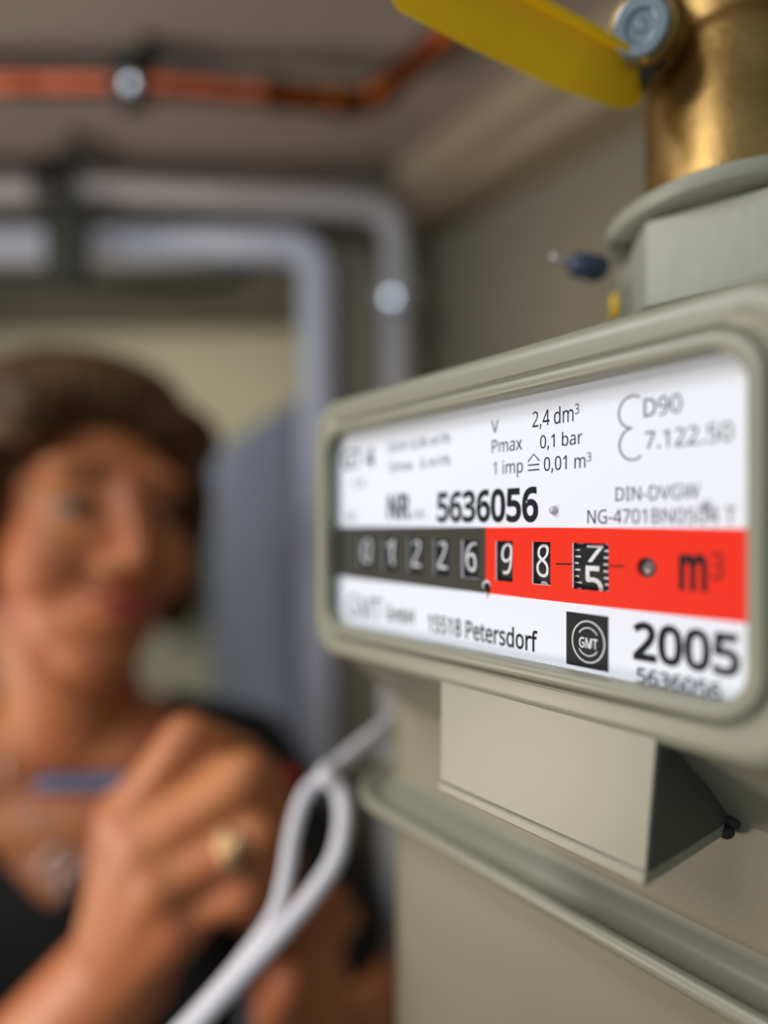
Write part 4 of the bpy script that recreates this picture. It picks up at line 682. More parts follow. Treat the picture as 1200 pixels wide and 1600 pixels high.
        '8': (192, [162,4,144,-7,122,-14,97,-16,71,-14,48,-8,29,3,15,19,6,39,3,61,4,74,7,85,12,96,18,105,25,114,34,121,42,127,51,132,40,127,47,122,36,131,26,141,18,154,13,169,11,186,12,200,16,213,23,225,32,234,42,242,54,248,67,253,81,255,96,256,118,254,138,249,155,239,169,225,178,207,181,186,180,174,177,164,173,154,167,146,160,138,153,131,145,126,137,120,150,127,138,133,147,128,157,121,165,114,173,106,179,97,184,86,187,75,188,62,186,40,177,20,82,161,88,157,95,154,97,153,102,155,111,160,117,166,122,171,124,177,125,185,124,191,122,196,119,200,113,203,105,205,95,206,86,205,79,203,73,200,69,196,67,191,66,184,67,179,68,175,70,171,73,168,77,164,67,42,73,37,83,34,96,33,109,34,118,37,125,42,129,47,132,54,133,62,132,69,129,75,124,81,115,87,105,93,91,99,91,99,83,95,74,89,67,83,62,76,59,69,58,61,59,53,62,47], [32,34,33,31,34,32,31,35,34,30,35,31,30,36,35,29,36,30,28,36,29,28,37,36,27,37,28,26,37,27,26,38,37,25,75,26,75,38,26,75,74,38,74,39,38,25,76,75,25,77,76,73,39,74,25,78,77,72,39,73,24,78,25,71,39,72,24,79,78,70,39,71,24,80,79,69,39,70,24,81,80,69,40,39,23,81,24,68,40,69,23,82,81,23,83,82,67,40,68,23,84,83,67,41,40,23,85,84,66,41,67,22,85,23,22,86,85,65,41,66,22,60,86,65,42,41,22,61,60,64,42,65,22,62,61,63,42,64,21,62,22,63,43,42,21,63,62,21,43,63,21,44,43,20,17,21,17,44,21,17,49,44,49,45,44,17,50,49,48,45,49,20,18,17,16,50,17,46,48,45,18,19,20,16,46,50,46,51,50,46,47,48,15,46,16,15,51,46,15,52,51,14,52,15,14,53,52,13,53,14,13,54,53,12,102,13,102,54,13,12,104,102,104,101,102,103,54,102,104,54,103,104,55,54,11,104,12,11,105,104,101,55,104,100,55,101,11,106,105,99,55,100,99,56,55,10,106,11,10,107,106,98,56,99,10,108,107,97,56,98,97,57,56,9,108,10,9,109,108,96,57,97,96,58,57,95,58,96,9,110,109,8,110,9,94,58,95,8,111,110,93,58,94,8,87,111,92,58,93,8,88,87,92,59,58,7,88,8,7,89,88,91,59,92,7,90,89,90,59,91,7,59,90,7,0,59,6,0,7,6,1,0,5,1,6,5,2,1,4,2,5,4,3,2]),
        '9': (192, [126,-3,108,-10,88,-15,65,-16,59,-16,54,-16,48,-15,41,-15,36,-14,21,-10,21,42,46,36,54,34,64,34,77,35,88,37,97,40,104,45,111,50,116,57,121,65,125,74,127,83,129,94,131,106,131,105,149,105,147,101,138,94,128,86,115,81,101,78,85,77,63,79,43,87,26,99,14,117,6,138,4,162,5,180,9,197,15,212,23,225,34,236,47,245,61,251,77,255,93,256,110,255,127,250,142,243,155,232,167,218,176,202,182,183,186,161,188,137,187,119,186,102,183,84,179,67,173,50,165,34,154,20,142,8,67,135,73,130,81,127,92,126,100,126,107,128,114,131,119,134,124,139,127,143,130,148,131,152,132,157,131,165,130,173,127,180,123,187,119,194,114,199,108,202,101,204,93,205,84,204,76,201,69,196,64,188,60,177,59,163,60,151,63,142], [46,48,47,45,48,46,45,49,48,44,49,45,44,50,49,43,50,44,43,51,50,42,51,43,42,52,51,41,52,42,41,53,52,40,86,41,86,53,41,40,87,86,85,53,86,84,53,85,40,88,87,83,53,84,83,54,53,40,89,88,82,54,83,39,89,40,39,90,89,81,54,82,39,91,90,80,54,81,80,55,54,79,55,80,38,91,39,38,92,91,78,55,79,77,55,78,38,93,92,37,93,38,77,56,55,76,56,77,75,56,76,37,94,93,74,56,75,73,56,74,37,65,94,72,56,73,36,65,37,72,57,56,36,66,65,71,57,72,70,57,71,36,67,66,69,57,70,36,68,67,68,57,69,36,57,68,36,58,57,35,24,36,24,58,36,35,23,24,25,26,24,26,58,24,27,58,26,27,59,58,28,59,27,34,23,35,34,29,23,29,22,23,29,59,28,33,29,34,33,30,29,22,59,29,22,60,59,21,60,22,33,31,30,32,31,33,20,60,21,20,61,60,19,61,20,18,61,19,17,61,18,17,62,61,16,62,17,9,11,10,15,62,16,14,62,15,9,12,11,13,62,14,13,63,62,9,13,12,9,63,13,9,64,63,9,0,64,9,1,0,8,1,9,8,2,1,7,2,8,6,2,7,6,3,2,5,3,6,4,3,5]),
        'G': (244, [182,-13,168,-15,152,-16,135,-16,110,-15,87,-9,66,0,48,13,33,29,22,49,14,70,9,94,7,120,9,146,15,170,24,191,36,210,52,226,71,239,93,249,118,254,144,256,159,256,172,254,185,252,198,249,210,245,234,236,212,186,191,194,183,197,173,200,163,202,153,203,143,204,120,201,101,194,86,182,74,165,68,145,65,120,66,103,69,88,73,75,79,63,87,54,97,46,109,41,124,37,143,36,152,36,160,37,167,37,174,38,180,40,176,39,176,87,124,87,124,140,233,140,233,-1,210,-7,196,-11], [20,22,21,20,23,22,20,24,23,19,24,20,19,25,24,19,26,25,18,26,19,18,27,26,17,27,18,17,31,27,31,30,27,30,29,27,29,28,27,16,33,17,33,32,17,32,31,17,15,34,16,34,33,16,15,35,34,15,36,35,15,37,36,14,37,15,14,38,37,13,38,14,13,39,38,12,39,13,12,40,39,57,59,58,57,56,59,56,60,59,11,40,12,11,41,40,11,42,41,10,42,11,10,43,42,55,54,56,54,60,56,10,44,43,9,44,10,9,45,44,9,46,45,8,46,9,8,47,46,8,48,47,53,60,54,52,60,53,51,60,52,8,49,48,50,60,51,49,60,50,8,60,49,7,60,8,6,60,7,5,60,6,5,61,60,5,62,61,4,62,5,4,0,62,4,1,0,3,1,4,3,2,1]),
        'M': (305, [73,-13,20,-13,20,253,86,253,160,56,144,56,219,253,285,253,285,-13,229,-13,229,147,229,159,229,171,230,183,231,193,231,203,231,197,252,197,172,-13,129,-13,50,197,72,197,72,203,72,194,73,183,73,171,73,158,73,145], [1,20,2,20,3,2,20,22,3,22,4,3,5,15,6,15,7,6,15,17,7,17,8,7,20,23,22,21,4,22,5,16,15,14,17,15,1,19,20,23,21,20,23,4,21,5,14,16,14,17,16,18,8,17,24,4,23,5,13,14,25,4,24,5,12,13,5,11,12,26,4,25,5,10,11,27,4,26,5,9,10,0,5,27,5,4,27,0,18,5,18,9,5,0,19,18,9,8,18,0,19,1]),
        'N': (255, [73,-13,20,-13,20,253,75,253,203,54,183,54,184,45,183,50,183,57,183,64,182,72,182,80,182,89,181,97,181,104,181,253,236,253,236,-13,180,-13,52,186,72,186,71,192,72,182,73,171,73,159,73,146,73,134], [1,19,2,19,3,2,19,21,3,21,11,3,11,4,3,14,16,15,14,17,16,19,22,21,20,11,21,1,25,19,25,18,19,22,20,19,22,11,20,23,11,22,24,11,23,25,11,24,1,26,25,18,11,25,1,0,26,13,4,14,4,17,14,12,4,13,11,4,12,18,10,11,18,9,10,18,8,9,18,5,8,5,7,8,18,6,5,7,4,5,7,17,4,6,17,7,18,17,6]),
        'R': (209, [76,-13,20,-13,20,253,99,253,128,251,153,244,173,233,188,217,196,196,199,172,198,158,195,145,191,134,184,124,177,116,169,109,160,103,151,99,157,101,227,-13,161,-13,103,86,76,86,76,201,76,138,98,138,114,139,126,142,133,146,138,152,141,160,142,170,141,181,137,188,133,193,125,197,113,200,97,201], [1,23,2,23,3,2,23,4,3,23,5,4,23,6,5,23,7,6,23,37,7,37,8,7,1,24,23,36,8,37,35,8,36,34,8,35,34,9,8,33,9,34,32,9,33,31,9,32,31,10,9,30,10,31,29,10,30,29,11,10,28,11,29,27,11,28,27,12,11,26,12,27,25,12,26,1,25,24,1,22,25,22,12,25,22,13,12,22,14,13,22,15,14,22,16,15,22,17,16,17,19,18,22,21,17,21,19,17,1,0,22,20,19,21]),
        'T': (187, [121,-13,65,-13,65,200,-10,200,-10,253,196,253,196,200,121,200], [3,5,4,3,6,5,2,6,3,1,7,2,7,6,2,1,0,7]),
        'm': (314, [71,-13,16,-13,16,193,63,193,68,168,52,168,55,173,64,181,75,188,87,193,99,195,112,196,141,193,164,180,173,166,162,166,165,171,175,181,187,188,200,193,213,195,226,196,247,194,266,188,281,177,292,161,298,141,300,118,300,-13,245,-13,245,115,241,134,234,142,220,145,208,144,200,141,194,135,189,127,186,115,185,99,185,-13,130,-13,130,115,127,134,120,142,105,145,93,144,85,140,79,134,75,125,72,111,71,93], [10,12,11,20,22,21,9,12,10,19,22,20,19,23,22,1,5,2,5,3,2,5,6,3,6,7,3,7,4,3,8,12,9,8,13,12,18,23,19,7,13,8,18,24,23,17,24,18,4,13,7,16,24,17,4,16,13,16,14,13,16,25,24,4,15,16,14,25,16,1,4,5,1,49,4,49,48,4,48,47,4,47,46,4,46,15,4,46,14,15,46,45,14,45,25,14,45,33,25,33,26,25,45,34,33,32,26,33,44,34,45,44,35,34,31,26,32,43,35,44,31,27,26,43,36,35,43,37,36,30,27,31,42,37,43,42,38,37,1,50,49,30,28,27,42,39,38,29,28,30,41,39,42,1,51,50,41,40,39,1,0,51]),
    },
    'm': {
        ' ': (87, [], []),
        '0': (192, [146,6,132,-3,115,-8,96,-10,69,-6,47,6,30,26,19,52,12,83,10,120,11,145,14,168,18,189,25,206,34,222,46,234,60,243,77,248,96,250,122,246,144,234,161,215,173,189,180,157,182,120,181,95,178,72,174,52,167,34,158,19,63,49,71,37,82,31,96,28,110,31,120,37,128,49,134,67,138,91,139,120,138,150,134,173,128,191,120,203,110,209,96,212,82,209,71,203,63,191,57,173,54,150,53,120,54,91,57,67], [17,19,18,16,19,17,16,20,19,15,20,16,15,21,20,14,21,15,13,45,14,45,21,14,45,44,21,44,22,21,13,46,45,43,22,44,13,47,46,12,47,13,12,48,47,42,22,43,12,49,48,41,22,42,41,23,22,11,49,12,11,50,49,40,23,41,10,50,11,40,24,23,10,51,50,39,24,40,9,51,10,39,25,24,9,52,51,38,25,39,8,52,9,38,26,25,8,53,52,37,26,38,7,53,8,37,27,26,7,30,53,36,27,37,6,30,7,36,28,27,6,31,30,35,28,36,6,32,31,34,28,35,34,29,28,6,33,32,33,29,34,6,29,33,5,29,6,5,0,29,5,1,0,4,1,5,4,2,1,3,2,4]),
        '1': (192, [126,-7,84,-7,84,168,84,177,84,184,84,191,84,197,85,203,84,193,93,201,89,198,86,195,83,192,79,189,75,185,44,160,21,191,92,246,126,246], [16,18,17,16,7,18,7,9,18,9,0,18,16,8,7,6,9,7,6,10,9,8,0,9,6,11,10,5,11,6,12,8,11,8,5,11,16,12,8,12,5,8,5,0,8,16,13,12,4,0,5,15,13,16,15,14,13,3,0,4,2,0,3,1,0,2]),
        '2': (192, [181,-7,10,-7,10,27,74,93,86,104,96,115,105,124,112,133,118,142,122,151,126,159,127,168,128,178,127,188,124,196,119,203,111,207,103,210,92,211,82,211,73,209,64,206,56,202,47,196,33,186,10,216,25,228,36,235,49,241,62,246,77,249,92,250,114,248,134,242,150,231,162,217,169,199,171,179,170,166,168,153,163,142,157,130,149,119,141,108,131,96,120,85,108,73,60,25,60,33,181,33], [30,32,31,29,32,30,29,33,32,28,33,29,28,34,33,27,34,28,26,34,27,26,35,34,25,35,26,25,18,35,18,17,35,17,36,35,24,23,25,23,22,25,22,21,25,21,20,25,20,19,25,19,18,25,16,36,17,15,36,16,14,36,15,14,37,36,13,37,14,12,37,13,12,38,37,11,38,12,10,38,11,10,39,38,9,39,10,9,40,39,8,40,9,7,40,8,7,41,40,6,41,7,6,42,41,5,42,6,5,43,42,4,43,5,4,44,43,3,44,4,3,45,44,2,45,3,2,46,45,2,48,46,48,47,46,2,49,48,2,0,49,1,0,2]),
        '3': (192, [136,0,120,-6,102,-9,81,-10,68,-10,56,-9,45,-7,34,-4,23,-1,9,6,9,47,28,39,38,35,49,32,60,30,71,28,81,28,100,29,114,33,123,39,130,47,134,57,135,69,134,80,129,89,121,96,109,100,94,104,75,105,45,105,45,143,75,143,92,144,106,148,116,154,123,162,127,171,129,182,128,191,125,198,119,204,112,208,103,211,92,212,80,211,70,209,61,206,52,203,43,198,30,189,7,220,22,230,33,236,46,242,60,246,75,249,91,250,115,248,136,242,152,231,163,218,170,202,172,184,170,167,165,153,157,141,146,131,132,124,122,121,122,130,135,128,151,121,164,111,172,99,178,85,179,68,178,54,175,40,169,28,160,16,149,7], [55,57,56,54,57,55,54,58,57,53,58,54,52,58,53,52,59,58,51,59,52,51,60,59,50,60,51,49,48,50,48,47,50,47,46,50,46,45,50,45,44,50,44,60,50,44,43,60,43,42,60,42,61,60,41,61,42,40,61,41,39,61,40,39,62,61,38,62,39,37,62,38,37,63,62,36,63,37,35,63,36,35,64,63,34,64,35,33,64,34,33,65,64,32,65,33,31,65,32,29,31,30,29,69,31,69,65,31,69,66,65,69,70,66,70,67,66,29,68,69,67,71,70,68,71,67,29,71,68,29,72,71,29,28,72,28,27,72,27,73,72,26,73,27,25,73,26,25,74,73,24,74,25,23,74,24,23,75,74,22,75,23,21,75,22,21,76,75,20,76,21,20,77,76,9,11,10,19,77,20,19,78,77,18,78,19,9,12,11,9,13,12,17,78,18,9,14,13,9,15,14,16,78,17,9,16,15,9,78,16,9,79,78,9,80,79,9,0,80,8,0,9,8,1,0,7,1,8,6,1,7,6,2,1,5,2,6,4,2,5,4,3,2]),
        '4': (192, [157,-7,115,-7,115,48,1,48,1,82,116,248,157,248,157,87,192,87,192,48,157,48,113,180,48,87,115,87,115,156,115,168,116,178,116,186,116,195,117,202,117,203,126,203,126,202,124,198,121,193,118,188,116,183], [4,6,5,4,20,6,20,21,6,21,7,6,4,19,20,22,7,21,23,7,22,4,18,19,24,7,23,4,17,18,25,7,24,26,7,25,4,26,17,26,16,17,4,11,26,16,7,26,4,12,11,15,7,16,14,7,15,13,7,14,4,13,12,4,7,13,4,8,7,4,9,8,3,9,4,2,9,3,1,10,2,10,9,2,1,0,10]),
        '5': (192, [154,13,134,0,111,-7,83,-10,71,-9,59,-8,47,-6,36,-4,27,0,15,6,15,48,33,39,42,35,52,32,63,30,73,29,83,28,99,30,112,33,122,40,130,48,135,59,136,74,135,86,131,97,124,105,114,111,100,114,82,116,76,116,70,115,62,114,55,113,48,112,40,110,20,123,30,246,163,246,163,206,67,206,63,151,59,151,64,151,70,152,77,153,84,153,93,154,117,151,138,145,155,134,169,118,177,99,179,77,177,52,168,31], [35,39,36,39,37,36,39,38,37,35,41,39,41,40,39,45,47,46,44,47,45,43,47,44,42,47,43,42,48,47,41,48,42,35,48,41,35,49,48,35,50,49,34,33,35,33,32,35,32,31,35,31,30,35,30,29,35,29,28,35,28,50,35,28,27,50,27,51,50,26,51,27,25,51,26,24,51,25,24,52,51,23,52,24,22,52,23,22,53,52,21,53,22,20,53,21,20,54,53,9,11,10,19,54,20,18,54,19,9,12,11,9,13,12,17,54,18,9,14,13,17,0,54,9,15,14,16,0,17,9,16,15,9,0,16,9,1,0,8,1,9,8,2,1,7,2,8,6,2,7,5,2,6,5,3,2,4,3,5]),
        '6': (192, [160,14,144,0,123,-7,100,-10,84,-9,69,-4,55,3,43,12,32,25,23,40,17,58,13,79,12,102,12,120,14,137,17,155,21,171,26,187,34,202,44,216,55,227,70,237,87,244,106,248,128,250,133,250,139,249,144,249,150,248,155,247,164,245,164,206,152,210,148,211,143,211,139,212,134,212,129,212,115,212,103,209,93,205,85,200,77,194,71,186,66,178,62,168,59,158,57,146,55,134,55,128,47,128,51,134,59,141,68,148,79,153,92,156,107,157,128,154,146,147,162,136,174,120,181,100,183,77,180,53,173,31,75,36,82,32,90,29,100,28,111,29,121,33,129,40,135,49,139,61,141,77,139,90,136,101,131,109,123,115,113,119,101,120,92,120,84,118,76,115,70,110,65,106,60,100,57,94,55,89,55,83,55,74,57,65,60,57,64,49,69,42], [23,25,24,23,26,25,23,27,26,23,28,27,23,29,28,22,29,23,22,30,29,22,31,30,21,31,22,20,33,21,33,32,21,32,31,21,19,36,20,36,35,20,35,34,20,34,33,20,18,38,19,38,37,19,37,36,19,18,39,38,18,40,39,18,41,40,17,41,18,17,42,41,17,43,42,16,43,17,16,44,43,16,45,44,15,45,16,15,46,45,15,47,46,55,57,56,54,57,55,14,47,15,54,58,57,53,58,54,52,58,53,52,59,58,14,48,47,51,48,52,48,59,52,13,51,14,51,48,14,48,60,59,49,60,48,13,50,51,13,49,50,13,80,49,80,60,49,13,81,80,79,60,80,12,81,13,79,61,60,12,82,81,78,61,79,12,83,82,77,61,78,12,84,83,12,85,84,76,61,77,12,86,85,11,86,12,75,61,76,11,87,86,75,62,61,11,88,87,74,62,75,11,89,88,11,90,89,10,90,11,74,63,62,73,63,74,10,91,90,10,92,91,72,63,73,9,92,10,9,93,92,72,64,63,71,64,72,9,94,93,9,65,94,8,65,9,70,64,71,8,66,65,69,64,70,8,67,66,69,0,64,68,0,69,8,68,67,8,0,68,7,0,8,7,1,0,6,1,7,5,1,6,5,2,1,4,2,5,4,3,2]),
        '7': (192, [82,-7,36,-7,134,206,8,206,8,246,182,246,182,216], [3,5,4,3,6,5,3,2,6,2,0,6,1,0,2]),
        '8': (192, [158,9,141,-1,120,-8,97,-10,72,-8,51,-2,33,9,20,23,12,41,10,61,11,73,13,83,18,93,23,101,30,109,38,116,46,121,54,127,53,126,51,127,41,136,31,146,24,157,19,171,18,186,19,199,22,211,28,221,36,230,46,237,57,242,69,246,82,249,96,250,117,248,135,243,151,234,164,221,172,205,174,186,173,175,171,166,167,157,162,150,156,143,149,136,141,131,133,126,136,127,135,128,144,122,153,116,161,109,168,102,174,94,178,84,181,74,182,62,179,42,171,24,78,155,85,151,92,148,97,146,105,149,114,155,122,161,127,167,131,175,132,185,131,193,128,200,123,205,115,209,106,212,95,213,85,212,76,209,69,205,64,200,61,193,60,185,60,178,62,172,64,168,68,163,73,159,62,37,70,31,82,28,96,27,110,28,121,31,129,37,135,44,139,52,140,62,139,71,135,79,128,86,119,93,107,99,94,105,91,106,80,101,70,94,62,87,56,80,53,71,52,61,53,52,56,44], [32,34,33,31,34,32,31,35,34,30,35,31,30,36,35,29,36,30,28,36,29,28,37,36,27,37,28,26,37,27,26,75,37,75,74,37,74,38,37,26,76,75,26,77,76,73,38,74,25,77,26,25,78,77,72,38,73,71,38,72,25,79,78,71,39,38,70,39,71,25,80,79,24,80,25,69,39,70,24,81,80,23,81,24,69,40,39,68,40,69,23,82,81,23,83,82,68,41,40,67,41,68,23,84,83,22,84,23,22,85,84,66,41,67,66,42,41,22,86,85,65,42,66,22,60,86,65,43,42,21,60,22,21,61,60,64,43,65,21,62,61,64,44,43,63,44,64,21,63,62,21,44,63,20,44,21,20,45,44,20,46,45,19,46,20,19,49,46,49,47,46,19,47,49,47,50,49,18,17,19,17,47,19,16,47,17,16,50,47,16,51,50,15,51,16,15,52,51,14,52,15,14,103,52,103,53,52,13,103,14,13,104,103,102,53,103,101,53,102,101,54,53,12,104,13,12,105,104,100,54,101,12,106,105,100,55,54,11,106,12,99,55,100,11,107,106,98,55,99,98,56,55,10,107,11,10,108,107,97,56,98,97,57,56,9,108,10,96,57,97,9,109,108,96,58,57,95,58,96,8,109,9,8,110,109,94,58,95,8,111,110,93,58,94,8,87,111,93,59,58,7,87,8,92,59,93,7,88,87,7,89,88,91,59,92,7,90,89,90,59,91,7,59,90,7,0,59,6,0,7,6,1,0,5,1,6,5,2,1,4,2,5,4,3,2]),
        '9': (192, [123,3,106,-4,87,-8,65,-10,60,-10,54,-9,48,-9,42,-8,37,-7,28,-5,28,34,45,29,54,28,64,27,78,28,90,31,100,34,108,40,116,46,122,53,127,62,131,71,134,82,136,93,137,105,138,111,146,111,142,106,134,99,125,92,113,87,100,84,85,83,65,85,47,92,31,104,19,120,13,139,10,162,11,179,15,195,21,209,28,221,38,231,50,239,63,245,78,248,93,250,109,248,124,244,138,237,151,227,161,215,170,199,176,181,180,161,181,137,181,120,179,102,176,85,172,68,167,53,159,38,150,24,138,13,62,130,69,124,79,121,92,119,101,120,109,122,117,125,123,129,128,134,133,140,136,145,138,151,138,157,138,166,136,174,133,183,129,191,124,198,118,204,111,208,103,211,93,212,82,210,72,206,64,200,58,191,54,178,53,163,54,149,57,139], [46,48,47,45,48,46,45,49,48,44,49,45,44,50,49,43,50,44,43,51,50,42,51,43,42,52,51,41,86,42,86,52,42,86,85,52,85,53,52,41,87,86,84,53,85,41,88,87,40,88,41,83,53,84,40,89,88,82,53,83,40,90,89,82,54,53,81,54,82,39,90,40,80,54,81,39,91,90,79,54,80,79,55,54,38,91,39,38,92,91,78,55,79,77,55,78,38,93,92,37,93,38,77,56,55,76,56,77,75,56,76,37,94,93,74,56,75,73,56,74,36,94,37,36,65,94,73,57,56,72,57,73,36,66,65,71,57,72,70,57,71,36,67,66,69,57,70,36,68,67,68,57,69,35,68,36,68,26,57,26,58,57,35,25,68,25,26,68,35,24,25,27,58,26,28,58,27,35,28,24,28,23,24,34,28,35,28,59,58,34,29,28,23,59,28,22,59,23,33,29,34,33,30,29,33,31,30,32,31,33,22,60,59,21,60,22,20,60,21,20,61,60,19,61,20,18,61,19,18,62,61,17,62,18,16,62,17,16,63,62,15,63,16,9,11,10,14,63,15,9,12,11,13,63,14,9,13,12,9,63,13,9,64,63,9,0,64,9,1,0,9,2,1,8,2,9,7,2,8,6,2,7,6,3,2,5,3,6,4,3,5]),
        'G': (244, [181,-7,167,-8,152,-10,135,-10,111,-8,89,-3,69,6,53,18,39,33,28,51,20,72,15,95,14,120,16,145,21,168,30,188,41,206,57,221,75,234,95,243,119,248,145,250,158,249,171,248,184,246,196,243,208,239,225,233,208,194,194,200,184,203,175,206,164,208,154,210,143,210,118,207,97,199,81,186,69,168,61,146,59,120,60,102,62,86,67,72,74,59,83,49,94,41,107,34,123,31,143,29,152,30,161,30,168,31,175,32,182,33,183,34,183,93,130,93,130,133,226,133,226,4,208,-1,195,-4], [20,22,21,20,23,22,20,24,23,19,24,20,19,25,24,19,26,25,18,26,19,18,27,26,17,27,18,17,33,27,33,32,27,32,31,27,31,30,27,30,29,27,29,28,27,16,34,17,34,33,17,16,35,34,16,36,35,15,36,16,15,37,36,14,37,15,14,38,37,14,39,38,13,39,14,13,40,39,12,40,13,57,59,58,57,56,59,56,60,59,11,40,12,11,41,40,11,42,41,10,42,11,55,60,56,10,43,42,9,43,10,9,44,43,9,45,44,8,45,9,8,46,45,8,47,46,8,48,47,54,60,55,53,60,54,7,48,8,52,60,53,51,60,52,7,49,48,50,60,51,49,60,50,7,60,49,6,60,7,5,60,6,5,61,60,5,62,61,4,62,5,4,0,62,4,1,0,3,1,4,3,2,1]),
        'H': (249, [69,-7,26,-7,26,246,69,246,69,145,179,145,179,246,222,246,222,-7,179,-7,179,105,69,105], [1,3,2,1,4,3,5,7,6,5,8,7,1,11,4,11,5,4,11,10,5,10,8,5,1,0,11,9,8,10]),
        'M': (305, [67,-7,26,-7,26,246,82,246,156,50,148,50,223,246,278,246,278,-7,236,-7,236,147,236,159,236,171,236,182,237,193,238,202,238,203,248,203,168,-7,134,-7,55,204,65,204,65,203,66,193,66,182,67,170,67,158,67,145], [1,20,2,20,3,2,20,21,3,21,4,3,5,16,6,16,7,6,16,17,7,17,8,7,1,25,20,25,19,20,22,4,21,5,15,16,18,12,17,12,8,17,23,4,22,5,14,15,24,4,23,5,13,14,25,4,24,5,12,13,5,18,12,18,11,12,1,26,25,19,5,25,5,4,25,18,10,11,1,27,26,18,9,10,1,0,27,19,18,5]),
        'P': (203, [69,-7,26,-7,26,246,96,246,126,244,150,238,169,226,182,211,190,192,193,169,191,155,188,142,183,129,175,117,164,107,150,98,133,92,113,88,91,87,69,87,69,207,69,126,87,126,107,127,123,130,134,136,142,143,147,154,148,168,147,180,143,190,136,197,126,203,112,206,93,207], [1,20,2,20,3,2,20,4,3,20,5,4,20,6,5,20,7,6,20,34,7,34,33,7,33,8,7,1,21,20,32,8,33,31,8,32,30,8,31,30,9,8,29,9,30,28,9,29,28,10,9,27,10,28,27,11,10,26,11,27,25,11,26,25,12,11,24,12,25,23,12,24,23,13,12,22,13,23,1,22,21,1,19,22,19,13,22,19,14,13,19,15,14,19,16,15,19,17,16,19,18,17,1,0,19]),
        'T': (187, [115,-7,72,-7,72,207,-3,207,-3,246,190,246,190,207,115,207], [3,5,4,3,6,5,2,6,3,1,7,2,7,6,2,1,0,7]),
        'b': (207, [173,16,156,2,136,-7,114,-10,100,-9,87,-6,76,-1,67,5,59,11,55,16,61,16,55,-7,22,-7,22,262,65,262,65,193,65,186,64,178,64,171,64,165,63,160,64,163,55,163,59,168,67,175,76,181,87,186,100,189,114,190,136,187,156,178,173,164,185,144,192,120,195,90,192,60,185,36,74,42,82,34,94,29,109,28,122,29,132,34,140,43,146,55,150,71,151,90,146,126,132,145,108,152,93,150,82,146,75,138,69,127,66,111,65,91,65,90,66,70,69,54], [12,14,13,12,22,14,22,15,14,22,16,15,27,29,28,26,29,27,26,30,29,25,30,26,22,17,16,24,30,25,22,23,17,23,18,17,24,31,30,23,18,24,18,31,24,19,31,18,20,21,19,21,31,19,21,32,31,12,21,22,12,53,21,53,52,21,52,51,21,51,50,21,50,49,21,49,32,21,48,32,49,47,32,48,47,33,32,12,54,53,46,33,47,46,34,33,12,55,54,12,56,55,45,34,46,45,35,34,12,57,56,44,35,45,12,58,57,44,36,35,43,36,44,12,37,58,42,36,43,12,9,37,9,38,37,42,0,36,9,39,38,41,0,42,9,40,39,40,0,41,9,10,40,10,0,40,12,8,9,11,7,10,7,0,10,7,1,0,12,7,8,12,11,7,6,1,7,6,2,1,5,2,6,4,2,5,4,3,2]),
        'd': (207, [130,-1,119,-6,107,-9,92,-10,70,-7,50,1,34,16,21,35,14,60,12,90,14,119,22,144,34,164,50,178,70,187,92,190,107,189,119,186,130,181,139,175,147,168,151,163,143,163,144,160,143,164,143,169,142,175,142,179,142,183,142,262,184,262,184,-7,149,-7,144,18,151,18,147,12,139,5,66,43,74,34,84,29,97,28,113,29,124,34,132,41,137,51,141,66,142,84,142,89,141,109,138,125,132,137,124,145,113,150,97,152,84,150,74,145,66,136,60,124,57,108,56,89,57,70,60,55], [28,30,29,28,21,30,21,31,30,14,16,15,14,17,16,13,17,14,13,18,17,27,21,28,13,19,18,26,21,27,12,19,13,12,25,19,25,20,19,25,20,26,20,21,26,12,24,25,11,24,12,11,23,24,23,21,22,23,31,21,11,53,23,53,52,23,52,51,23,51,50,23,50,49,23,49,31,23,11,54,53,11,55,54,11,56,55,10,56,11,10,57,56,48,31,49,10,58,57,9,58,10,47,31,48,9,59,58,8,59,9,46,31,47,8,60,59,45,31,46,8,61,60,44,31,45,7,61,8,7,37,61,43,31,44,7,38,37,42,34,43,34,31,43,6,38,7,6,39,38,41,34,42,6,40,39,40,34,41,6,33,40,33,34,40,6,36,33,36,32,33,35,31,34,5,36,6,36,31,35,5,0,36,32,31,36,4,0,5,4,1,0,4,2,1,3,2,4]),
        'e': (189, [138,-7,128,-9,117,-10,105,-10,88,-9,72,-5,57,1,44,10,33,21,24,35,17,51,13,69,12,89,13,108,17,126,22,142,31,156,41,168,53,177,67,184,82,189,98,190,114,189,128,185,141,179,152,170,162,160,169,148,175,134,178,119,179,102,179,78,56,78,57,67,62,53,69,42,79,35,91,30,107,28,117,29,127,30,135,31,144,34,153,37,171,44,171,4,157,-1,148,-4,69,141,63,132,59,121,57,114,134,114,134,121,131,132,126,141,119,147,110,151,98,153,86,151,77,147], [20,22,21,20,23,22,19,23,20,19,24,23,18,24,19,18,25,24,17,25,18,17,26,25,16,26,17,16,58,26,58,27,26,15,59,16,59,58,16,57,27,58,15,60,59,56,27,57,56,28,27,15,48,60,55,28,56,14,48,15,14,49,48,54,28,55,54,29,28,14,50,49,53,29,54,13,50,14,13,51,50,52,29,53,52,30,29,13,52,51,13,30,52,12,30,13,12,31,30,11,32,12,32,31,12,11,33,32,10,33,11,10,34,33,10,35,34,9,35,10,43,45,44,9,36,35,42,45,43,8,36,9,8,37,36,41,45,42,40,45,41,8,38,37,39,45,40,38,45,39,8,45,38,7,45,8,6,45,7,6,46,45,5,46,6,5,47,46,5,0,47,4,0,5,4,1,0,4,2,1,3,2,4]),
